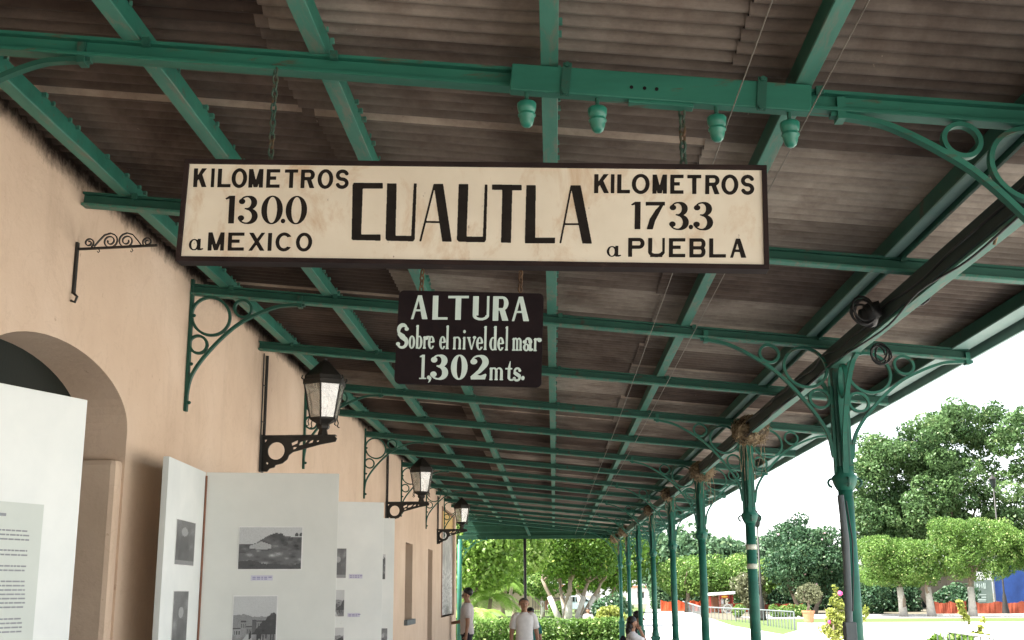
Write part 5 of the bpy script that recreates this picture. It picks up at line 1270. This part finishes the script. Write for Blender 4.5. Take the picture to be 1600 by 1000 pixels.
# ------------------------------------------------------------------ things beyond the platform
def net(u0, u1, v0, v1, Y, label, mat, seed, posts=4):
    R = random.Random(seed); A = atY(u0, v1, Y); B = atY(u1, v1, Y); t = thing('safety_net', ((A.x+B.x)/2, Y, 0), label, 'netting', 'orange safety nets'); m = MB(); nx = 40; nz = 6; h = atY(u0, v0, Y).z
    hs = [h*(1-.16*abs(math.sin(PI*posts*i/nx))+R.uniform(-.04,.04)) for i in range(nx+1)]; dy = [.03*math.sin(i*.5)+R.uniform(-.018,.018) for i in range(nx+1)]
    for side in (0, .02):
        o = len(m.v)
        for i in range(nx+1):
            for j in range(nz+1): m.v.append((A.x+(B.x-A.x)*i/nx, Y+dy[i]*math.sin(PI*(j/nz)*.9+.2)+side, .02+hs[i]*j/nz))
        for i in range(nx):
            for j in range(nz): q = o+i*(nz+1)+j; m.f.append((q, q+nz+1, q+nz+2, q+1))
    m.build('mesh_sheet', MT[mat], t); m = MB()
    for k in range(posts+1): x = A.x+(B.x-A.x)*k/posts; m.tube([(x, Y+.22, 0), (x, Y+.2, h*1.05)], .03, 6)
    m.build('stake', MT['greywood'], t)
net(1033, 1085, 938, 962, 104, 'bright orange netting left of the third column', 'net', 1, 2)
net(1085, 1108, 938, 960, 104.5, 'short run of orange netting between the third column and the food cart', 'net', 2, 2)
net(1139, 1192, 941, 960, 100, 'bright orange netting right of the food cart, behind the taped column', 'net', 3, 2)
net(1192, 1256, 943, 962, 101, 'dull orange netting behind the round shrubs', 'net_dk', 4, 3)
net(1462, 1512, 940, 966, 88, 'rusty orange netting left of the largest trimmed trunk', 'net_dk', 5, 2)
net(1523, 1640, 940, 967, 86, 'rusty orange netting heaped below the blue tarpaulin', 'net_dk', 6, 3)
# food cart
Y = 96; X0c = atY(1106, 950, Y).x; k = Y/FPX; t = thing('food_cart', (X0c+1.1, Y, 0), 'small food cart with a pale tin roof and red sign by the orange netting', 'cart')
def cx_(u): return X0c+(u-1106)*k
def cz_(v): return atY(1125, v, Y).z
m = MB(); m.obox((cx_(1126), Y, cz_(927.5)), ((cx_(1146)-cx_(1106))/2,0,.06), (0,.9,0), (0,0,.10)); m.build('roof', MT['white_board'], t, bevel=.02)
m = MB()
for u in (1109, 1123.5, 1142.5): m.box(cx_(u)-.05, cx_(u)+.05, Y-.5, Y-.4, 0.0, cz_(930)); m.box(cx_(u)-.05, cx_(u)+.05, Y+.5, Y+.6, 0.0, cz_(930))
m.build('post', MT['red'], t)
m = MB(); m.box(cx_(1124), cx_(1137), Y-.66, Y-.62, cz_(935), cz_(929.5)); q = m.build('sign_board', MT['red'], t)
m = MB(); m.blob((cx_(1130), Y-.665, cz_(932.2)), (.26, .012, .09), 12, 6); m.build('emblem', MT['yellow'], q)
m = MB(); m.box(cx_(1124), cx_(1142), Y-.6, Y+.3, cz_(954)+.0, cz_(943.5)); m.build('counter', MT['cream'], t, bevel=.02)
m = MB(); m.sweep([(cx_(1134)+.33*math.cos(a), Y-.64, .34+.33*math.sin(a)) for a in [2*PI*i/24 for i in range(24)]], (0,1,0), .07, .06, True)
for i in range(6): a = PI*i/6; m.sweep([(cx_(1134)-.31*math.cos(a), Y-.64, .34-.31*math.sin(a)), (cx_(1134)+.31*math.cos(a), Y-.64, .34+.31*math.sin(a))], (0,1,0), .02, .03)
m.build('wheel', MT['white'], t)
m = MB(); m.box(cx_(1107), cx_(1123), Y+.2, Y+.3, cz_(956), cz_(932)); m.build('back_panel', MT['brown_frame'], t)
m = MB(); m.lathe([(.12,0),(.14,.3),(.06,.36),(.05,.46)], (cx_(1127.5), Y-.3, cz_(943.3)), 10); m.build('bottle', MT['white'], t)
# metal railing with a pale top running back beside the path
t = thing('path_railing', (12, 50, 0), 'low metal railing with a pale top rail along the lawn beside the path', 'railing'); pts = [(1242,956,985),(1200,953.5,978),(1150,951,971),(1095,948,964),(1083,944.5,959),(1068,940,955)]
top = []; bot = []
for u, vt, vb in pts: gnd = onG(u, vb); bot.append(gnd); top.append(Vector((gnd.x, gnd.y, atY(u, vt, gnd.y).z)))
m = MB(); m.tube(top, [.035,.04,.045,.05,.06,.07], 6); m.build('top_rail', MT['greywood'], t); m = MB()
for i in range(len(pts)-1):
    for q in range(9): f = q/9; a_ = bot[i].lerp(bot[i+1], f); b_ = top[i].lerp(top[i+1], f); MB().tube([(a_.x,a_.y,0), b_], .022 if q else .04, 5).build('bar', MT['greywood'], t)
# lamp posts
def lamp_post(u, Y, vt, label, r=.05, head=True):
    x = atY(u, 950, Y).x; h = atY(u, vt, Y).z; t = thing('lamp_post', (x, Y, 0), label, 'lamp post'); m = MB(); m.lathe([(.28,0),(.26,.15),(.16,.9),(.12,1.3),(r*1.3,1.5),(r,h-.9)], (x,Y,0), 10); m.build('post', MT['iron'], t, smooth=True)
    m = MB(); m.lathe([(.10,h-.9),(.16,h-.82),(.24,h-.30)], (x,Y,0), 6); m.build('lantern', MT['dark_glass'], t); m = MB(); m.lathe([(.30,h-.30),(.26,h-.22),(.08,h-.05),(.03,h+.1)], (x,Y,0), 6); m.build('cap', MT['iron'], t)
lamp_post(1190, 72, 800, 'slender dark lamp post right beside the taped column')
lamp_post(1571, 84, 742, 'tall dark lamp post standing against the great tree at the right')
# buildings and hoardings at the back
def shed(name, u0, u1, vt, Y, dep, mat, label, cat='building', holes=(), roofm='terra'):
    xa = atY(u0, 950, Y).x; xb = atY(u1, 950, Y).x; h = atY((u0+u1)/2, vt, Y).z; t = thing(name, ((xa+xb)/2, Y, 0), label, cat); m = MB(); m.box(xa, xb, Y, Y+dep, 0, h); m.build('wall', MT[mat], t); m = MB(); m.box(xa-.3, xb+.3, Y-.3, Y+dep+.3, h+.004, h+.25); m.build('roof', MT[roofm], t)
    for nm, a, b, c, d, mt in holes:
        A = atY(a, b, Y); B = atY(c, d, Y); m = MB(); m.box(A.x, B.x, Y-.05, Y+.02, max(0.01,B.z), A.z); q = m.build(nm, MT[mt], t)
        m = MB(); m.box(A.x-.08, B.x+.08, Y-.07, Y-.052, A.z, A.z+.1); m.build('lintel', MT['tan'], q)
    return t
shed('cream_building', 1398, 1530, 893, 118, 8, 'cream', 'cream building in shade behind the trimmed trees', holes=(('door',1439,922,1452,962,'dark_glass'),('window',1480,900,1496,916,'dark_glass'),('window',1410,905,1424,925,'dark_glass')))
A = atY(1437, 911.5, 117.4); B = atY(1443.5, 921, 117.4); m = MB(); m.box(A.x, B.x, 117.3, 117.38, B.z, A.z); t = thing('green_sign', ((A.x+B.x)/2, 117.3, B.z), 'small bright green square sign on the cream building', 'sign'); m.build('panel', MT['signgreen'], t, bevel=.03)
m = MB(); m.box((A.x+B.x)/2-.05,(A.x+B.x)/2+.05,117.39,117.9,A.z-.3,A.z-.2); m.build('arm', MT['greywood'], t)
shed('tan_building', 700, 905, 918, 118, 8, 'tan', 'tan building glimpsed behind the garden at the far end', holes=(('window',838,925,848,936,'dark_glass'),('door',852,930,858,957,'brown_frame')))
shed('pale_building', 985, 1040, 918, 165, 8, 'white_board', 'small pale building far away at the end of the path', holes=(('window',996,926,1006,934,'dark_glass'),))
shed('low_building', 1030, 1110, 925, 125, 6, 'tan', 'low tan building behind the orange netting near the third column', holes=(('door',1048,932,1055,955,'brown_frame'),))
# blue hoarding and grey green banner
A = atY(1551, 884, 104); B = atY(1660, 955, 104); t = thing('blue_hoarding', ((A.x+B.x)/2, 104, 0), 'large blue tarpaulin hoarding behind the trimmed trees at the right', 'hoarding'); m = MB(); nx = 30
for s_ in (0, .03):
    o = len(m.v)
    for i in range(nx+1):
        for j in range(5): m.v.append((A.x+(B.x-A.x)*i/nx, 104+s_+.04*math.sin(i*.6)*(1-abs(j-2)/3), A.z*j/4))
    for i in range(nx):
        for j in range(4): q = o+i*5+j; m.f.append((q,q+5,q+6,q+1))
m.build('tarpaulin', MT['tarp'], t); m = MB()
for i in range(7): x = A.x+(B.x-A.x)*i/6; m.tube([(x,104.25,0),(x,104.25,A.z+.1)], .06, 6)
m.build('pole', MT['greywood'], t)
A = atY(1522, 906, 102); B = atY(1554, 955, 102); t = thing('banner_board', ((A.x+B.x)/2, 102, 0), 'grey green banner board with pale printed marks, left of the blue hoarding', 'banner'); m = MB(); m.box(A.x, B.x, 102, 102.06, .1, A.z); m.build('panel', MT['banner'], t)
m = MB()
def bm(u0, v0, u1, v1): a_ = atY(u0, v0, 101.99); b__ = atY(u1, v1, 101.99); m.box(a_.x, b__.x, 101.985, 101.996, b__.z, a_.z)
for q in ((1526,912,1528,919),(1529,914.8,1532,916.2),(1529.8,912.5,1531.2,918.5),(1533.5,912,1535,919),(1536.5,911,1538.5,920),(1539,911,1540.5,920),(1526,929,1541,929.8),(1526,932.5,1532,933.6),(1534,932.5,1541,933.6),(1528,936,1541,937),(1529,938.6,1541,939.4)): bm(*q)
m.build('printing', MT['letter_white'], t); m = MB(); m.tube([(A.x+.1,102.12,0),(A.x+.1,102.12,A.z)], .05, 6); m.tube([(B.x-.1,102.12,0),(B.x-.1,102.12,A.z)], .05, 6); m.build('post', MT['greywood'], t)
# railings and cars behind the garden
t = thing('iron_fence', (atY(855,950,92).x, 92, 0), 'dark iron fence behind the garden lawn left of the ficus', 'fence'); m = MB(); xa = atY(832,950,92).x; xb = atY(890,950,92).x; n = 24
for i in range(n+1): x = xa+(xb-xa)*i/n; MB().tube([(x,92,0),(x,92,1.35)], .025, 4).build('bar', MT['iron'], t)
for z in (.2, 1.2): m.box(xa, xb, 91.97, 92.03, z, z+.06)
m.build('rail', MT['iron'], t)
def car(u, Y, mat, label, flip=1):
    x = atY(u, 950, Y).x; t = thing('parked_car', (x, Y, 0), label, 'car', 'cars parked behind the garden'); prof = [(-2.1,.35),(-2.15,.62),(-2.05,.80),(-1.25,.92),(-.65,1.38),(.75,1.42),(1.45,.98),(2.05,.88),(2.15,.6),(2.1,.35)]
    f = lambda a, b, k: Vector((x+a*flip, Y-.82+k, b)); m = MB(); m.prism(prof, f, 1.64); m.build('body', MT[mat], t, bevel=.06, fixn=True)
    m = MB(); m.prism([(-1.05,.95),(-.58,1.31),(.05,1.34),(.05,.95)], lambda a,b,k: Vector((x+a*flip, Y-.835+k, b)), .012); m.prism([(.12,.95),(.12,1.34),(.70,1.34),(1.25,.97)], lambda a,b,k: Vector((x+a*flip, Y-.835+k, b)), .012); m.build('window', MT['dark_glass'], t, fixn=True)
    for wx in (-1.3, 1.3):
        m = MB(); m.lathe([(.20,-.1),(.32,-.1),(.33,-.06),(.33,.06),(.32,.1),(.20,.1)], (x+wx, Y-.76, .33), 18, Matrix.Rotation(PI/2,3,'X')); wq = m.build('wheel', MT['tyre'], t)
        m = MB(); m.lathe([(.19,-.105),(.19,.105)], (x+wx, Y-.765, .33), 14, Matrix.Rotation(PI/2,3,'X')); m.build('rim', MT['white'], wq)
    m = MB(); m.blob((x-2.08*flip, Y-.6, .68), (.06,.14,.07), 8, 6); m.build('headlight', MT['white'], t); return t
car(897, 96, 'car_blue', 'pale blue car parked behind the limewashed ficus trunks')
car(957, 122, 'white', 'white car far behind the dark flowering bush', -1)
# thin pole at the far end and posts of the corner
t = thing('thin_pole', (atY(820.5, 900, YG-.1).x, YG-.1, 0), 'thin dark pole under the middle of the far gable', 'pole'); m = MB(); x = t.location.x; m.tube([(x, YG-.1, .12), (x, YG-.1, ZL-.05)], .036, 10); m.build('shaft', MT['iron'], t, smooth=True); m = MB(); m.lathe([(.07,.12),(.07,.16),(.045,.20)], (x,YG-.1,0), 10); m.build('foot', MT['iron'], t)
t = thing('corner_post', (atY(718, 900, YG-.05).x, YG-.05, 0), 'green corner post with a ring bracket at the far left end of the canopy', 'column'); x = t.location.x; m = MB(); m.tube([(x, YG-.05, .12), (x, YG-.05, ZL-.05)], .055, 12); m.build('shaft', MT['green'], t, smooth=True)
bracket_parts(lambda a, b: Vector((x+.05+a, YG-.06, ZL-.05+b)), (0,1,0), t, MT['green'], .95, False, .03, True)
# ------------------------------------------------------------------ people
def skin(name, nodes, edges, mat, parent, root, sub=1):
    """one continuous surface grown round connected joints: nodes {key: (pos, rx, ry)}"""
    keys = list(nodes); ix = {k: i for i, k in enumerate(keys)}; off = Vector(parent.location)
    me = bpy.data.meshes.new(name); me.from_pydata([tuple(Vector(nodes[k][0])-off) for k in keys], [(ix[a], ix[b]) for a, b in edges], []); me.update()
    o = bpy.data.objects.new(name, me); COL.objects.link(o); me.materials.append(MT[mat]); o.parent = parent
    md = o.modifiers.new('grow', 'SKIN'); md.use_smooth_shade = True
    for i, k in enumerate(keys):
        sv = me.skin_vertices[0].data[i]; sv.radius = (nodes[k][1], nodes[k][2] if len(nodes[k]) > 2 else nodes[k][1]); sv.use_root = (k == root)
    ss = o.modifiers.new('round', 'SUBSURF'); ss.levels = sub; ss.render_levels = sub
    return o
def person(loc, face, label, J, shirt, trousers, hair='hair', height=1.7, longhair=False, group=None):
    """J: joints in body axes (forward, left, up) for a 1.7 m figure"""
    s = height/1.7; loc = Vector(loc); t = thing('person', loc, label, 'person', group); c, sn = math.cos(face), math.sin(face)
    def W(p): f, l, z = p; return loc+Vector(((f*c-l*sn)*s, (f*sn+l*c)*s, z*s))
    nd = {}; ed = []
    R_ = {'pelvis':(.125,.105),'waist':(.12,.10),'chest':(.135,.11),'nb':(.07,.065),'neck':(.050,.050),'jaw':(.066,.066),'skull':(.104,.096),'crown':(.060,.058),'nose':(.018,.018),
          'sh':(.060,.060),'el':(.043,.043),'wr':(.028,.028),'palm':(.034,.020),'hip':(.095,.095),'kn':(.064,.064),'an':(.042,.042),'toe':(.040,.034)}
    def put(k, rk): nd[k] = (W(J[k]), R_[rk][0]*s, R_[rk][1]*s)
    for k in ('pelvis','waist','chest','nb','neck','jaw','skull','crown'): put(k, k)
    ed += [('pelvis','waist'),('waist','chest'),('chest','nb'),('nb','neck'),('neck','jaw'),('jaw','skull'),('skull','crown')]
    for q in 'LR':
        for k in ('sh','el','wr','palm','hip','kn','an','toe'): put(k+q, k)
        ed += [('chest','sh'+q),('sh'+q,'el'+q),('el'+q,'wr'+q),('wr'+q,'palm'+q),('pelvis','hip'+q),('hip'+q,'kn'+q),('kn'+q,'an'+q),('an'+q,'toe'+q)]
        a = Vector(J['wr'+q]); b = Vector(J['palm'+q]); d = (b-a).normalized(); side = Vector((1,0,0)) if abs(d.x) < .7 else Vector((0,1,0)); side = (side-d*side.dot(d)).normalized(); curl = d.cross(side)*(1 if q == 'L' else -1)
        for n, (sd_, ln) in enumerate(((.030,.062),(.010,.070),(-.010,.066),(-.030,.052))):
            p1 = b+side*sd_+d*.03; p2 = p1+d*ln*.55+curl*.006; p3 = p2+d*ln*.45+curl*.016
            for m_, pp in (('a',p1),('b',p2),('c',p3)): nd['f%s%d%s' % (q,n,m_)] = (W(pp), .0085*s, .0085*s)
            ed += [('palm'+q,'f%s%da' % (q,n)),('f%s%da' % (q,n),'f%s%db' % (q,n)),('f%s%db' % (q,n),'f%s%dc' % (q,n))]
        th = a.lerp(b,.5)+side*.036; nd['t%sa' % q] = (W(th), .011*s); nd['t%sb' % q] = (W(th+side*.016+d*.042), .009*s); ed += [('palm'+q,'t%sa' % q),('t%sa' % q,'t%sb' % q)]
    skin('body', nd, ed, 'skin', t, 'pelvis', 2)
    up_ = (Vector(J['nb'])-Vector(J['pelvis'])).normalized(); pv, wt, cs_, nb_ = (Vector(J[k]) for k in ('pelvis','waist','chest','nb'))
    def loft(mb, rings, n=18):
        o = len(mb.v)
        for c_, rl, rf in rings:
            for k in range(n):
                an = 2*PI*k/n; ca, sa = math.cos(an), math.sin(an); e = .82
                p = c_+Vector((0,1,0))*(rl*math.copysign(abs(ca)**e, ca))+Vector((1,0,0))*(rf*math.copysign(abs(sa)**e, sa)); mb.v.append(tuple(W(p)))
        for i in range(len(rings)-1):
            for k in range(n): q_ = o+i*n+k; r_ = o+i*n+(k+1) % n; mb.f.append((q_, r_, r_+n, q_+n))
    def limb(mb, pts, rs): mb.tube([W(p) for p in smooth3(pts, 4)], [x*s for x in rs], 12)
    m = MB(); loft(m, [(pv-up_*.055,.168,.132),(pv+up_*.02,.163,.128),(wt,.152,.122),(wt.lerp(cs_,.5),.160,.126),(cs_,.176,.130),(cs_+up_*.055,.182,.122),(cs_+up_*.100,.172,.108),(cs_+up_*.128,.120,.092),(nb_-up_*.006,.078,.076),(nb_+up_*.015,.064,.066)])
    for q in 'LR':
        a = Vector(J['sh'+q]); b = Vector(J['el'+q]); i_ = a.lerp(cs_+up_*.07, .62); limb(m, [i_, a.lerp(i_,.12)+(b-a)*.06, a.lerp(b,.78)], [.050,.066,.076,.076,.075,.074,.073,.072,.071])
    m.build('shirt', MT[shirt], t, smooth=True)
    m = MB(); loft(m, [(pv+up_*.10,.140,.112),(pv+up_*.04,.150,.118),(pv-up_*.03,.156,.124),(pv-up_*.085,.150,.118)])
    for q in 'LR':
        h, k_, n_ = (Vector(J[z+q]) for z in ('hip','kn','an')); e_ = n_.lerp(k_, .06)
        limb(m, [h.lerp(pv,.25), h.lerp(k_,.2), k_, k_.lerp(n_,.4), e_], [.092,.100,.101,.100,.098,.093,.088,.082,.078,.074,.072,.070,.067,.064,.061,.058,.056])
    m.build('trousers', MT[trousers], t, smooth=True)
    for q in 'LR':
        a = Vector(J['an'+q]); b = Vector(J['toe'+q]); skin('shoe', {'a':(W(a-Vector((0,0,.035))), .05*s), 'b':(W(a.lerp(b,.6)-Vector((0,0,.012))), .048*s,.04*s), 'c':(W(b+(b-a)*.12), .040*s,.032*s)}, [('a','b'),('b','c')], 'dark_cloth', t, 'a', 1)
    sk = Vector(J['skull']); cr = Vector(J['crown']); fw = (Vector(J['nose'])-Vector(J['jaw'])); fw.z = 0; fw.normalize(); lf = Vector((-fw.y, fw.x, 0))
    m = MB(); bald = hair == 'greyhair'
    m.blob(W(sk-fw*(.030 if bald else .022)+Vector((0,0,.012 if bald else .034))), (.094*s,.094*s,(.078 if bald else .088)*s), 14, 10)
    if longhair:
        for f_, z_, r_, h_ in ((.055,-.06,.080,.10),(.075,-.15,.072,.10),(.080,-.23,.055,.09)): m.blob(W(sk-fw*f_+Vector((0,0,z_))), (r_*s,r_*s,h_*s), 12, 8)
    m.build('hair', MT[hair], t, smooth=True)
    m = MB()
    for y in (-1, 1): m.blob(W(sk+fw*.080+lf*y*.030+Vector((0,0,-.016))), .0075*s, 8, 6)
    m.build('eye', MT['dark_glass'], t, smooth=True)
    m = MB(); m.blob(W(sk+fw*.092+Vector((0,0,-.036))), (.017*s,.017*s,.026*s), 10, 7); m.build('nose', MT['skin'], t, smooth=True)
    m = MB()
    for y in (-1, 1): m.blob(W(sk+lf*y*.088-fw*.005+Vector((0,0,-.025))), (.014*s,.016*s,.028*s), 8, 6)
    m.build('ear', MT['skin'], t, smooth=True)
    m = MB(); m.blob(W(Vector(J['jaw'])+fw*.062+Vector((0,0,-.012))), (.020*s,.020*s,.006*s), 8, 5); m.build('mouth', MT['terra'], t, smooth=True)
    return t
def stand(armL=None, armR=None, step=.0):
    J = dict(pelvis=(0,0,.94), waist=(.01,0,1.09), chest=(0,0,1.29), nb=(-.005,0,1.44), neck=(0,0,1.50), jaw=(.025,0,1.555), skull=(.0,0,1.62), crown=(-.01,0,1.68), nose=(.105,0,1.60))
    for q, s in (('L',1),('R',-1)):
        J['sh'+q] = (0,.165*s,1.385); J['el'+q] = (-.02,.225*s,1.11); J['wr'+q] = (.05,.245*s,.87); J['palm'+q] = (.07,.245*s,.80)
        J['hip'+q] = (0,.085*s,.90); J['kn'+q] = (.02+step*s,.095*s,.50); J['an'+q] = (-.01+step*1.4*s,.10*s,.085); J['toe'+q] = (.12+step*1.4*s,.115*s,.045)
    for q, a in (('L',armL),('R',armR)):
        if a: J['el'+q], J['wr'+q], J['palm'+q] = a
    return J
def sit(armL=None, armR=None, lean=.0):
    J = dict(pelvis=(0,0,.56), waist=(.02+lean*.4,0,.71), chest=(.02+lean,0,.91), nb=(.01+lean*1.2,0,1.06), neck=(.02+lean*1.3,0,1.115), jaw=(.05+lean*1.4,0,1.17), skull=(.03+lean*1.4,0,1.24), crown=(.02+lean*1.4,0,1.295), nose=(.13+lean*1.4,0,1.215))
    for q, s in (('L',1),('R',-1)):
        J['sh'+q] = (.0+lean,.165*s,1.00); J['el'+q] = (.10+lean,.22*s,.74); J['wr'+q] = (.30,.14*s,.66); J['palm'+q] = (.37,.11*s,.64)
        J['hip'+q] = (.05,.09*s,.54); J['kn'+q] = (.45,.12*s,.52); J['an'+q] = (.42,.11*s,.09); J['toe'+q] = (.55,.12*s,.045)
    for q, a in (('L',armL),('R',armR)):
        if a: J['el'+q], J['wr'+q], J['palm'+q] = a
    return J
GP = .02
person((atY(819, 950, 20.6).x, 20.6, GP), -PI/2+.15, 'man in a white v-neck t-shirt walking towards the camera below the thin pole', stand(step=.07), 'shirt_white', 'denim', 'greyhair', 1.62)
person((atY(828, 950, 21.9).x, 21.9, GP), -PI/2-.3, 'dark haired person in a teal top half hidden behind the man in white', stand(step=-.05), 'teal_cloth', 'dark_cloth', 'hair', 1.42)
pm = person((atY(730, 950, 23.6).x, 23.6, GP), PI, 'man in a pale striped shirt and dark trousers reading at the wall end', stand(armR=((.08,-.22,1.12),(.30,-.14,1.08),(.37,-.12,1.09)), armL=((-.03,.23,1.11),(.0,.25,.87),(.01,.25,.80))), 'shirt_stripe', 'dark_cloth', 'hair', 1.78)
m = MB(); q = Vector(pm.location)+Vector((-.52, .12, 1.15)); m.obox(q, (.09,0,.02), (0,.07,0), (-.002,0,.006)); tag(m.build('leaflet', MT['teal_cloth'], bevel=.002), 'teal and white leaflet held by the man at the wall end', 'leaflet')
bx = XC-.14
t = thing('bench', (bx, 22.0, 0), 'low concrete bench by the columns carrying the seated couple', 'bench'); m = MB(); m.box(bx-.26, bx+.20, 20.9, 23.3, .38, .455); m.build('seat', MT['bench'], t, bevel=.01)
for y in (21.2, 22.9): m = MB(); m.box(bx-.2, bx+.14, y-.1, y+.1, .02, .379); m.build('leg', MT['bench'], t)
pw = person((atY(984, 960, 21.6).x-.02, 21.6, GP), .05, 'seated woman with dark hair and a white top resting her head on her hand', sit(armR=((.30,-.18,.86),(.20,-.10,1.10),(.17,-.07,1.15)), lean=.03), 'shirt_white', 'denim', 'hair', 1.62, True)
m = MB(); L0 = Vector(pw.location); m.tube(smooth3([L0+Vector((-.10,-.10,.70)), L0+Vector((.05,-.20,.74)), L0+Vector((.18,-.17,.80)), L0+Vector((.24,-.02,.78))]), .020, 6); m.blob(L0+Vector((-.11,.02,.76)), (.08,.14,.20), 10, 8)
tag(m.build('backpack', MT['dark_cloth'], smooth=True), 'black backpack worn by the seated woman', 'backpack')
person((atY(993, 953, 22.5).x, 22.5, GP), .0, 'seated man in dark shirt and blue jeans beyond the woman on the bench', sit(lean=.02), 'dark_cloth', 'denim', 'hair', 1.72)
person((atY(919, 960, 55).x, 55, -.30), -PI/2, 'person in a pale blue shirt sitting on the lawn by the limewashed trunks', sit(), 'shirt_stripe', 'denim', 'hair', 1.65)
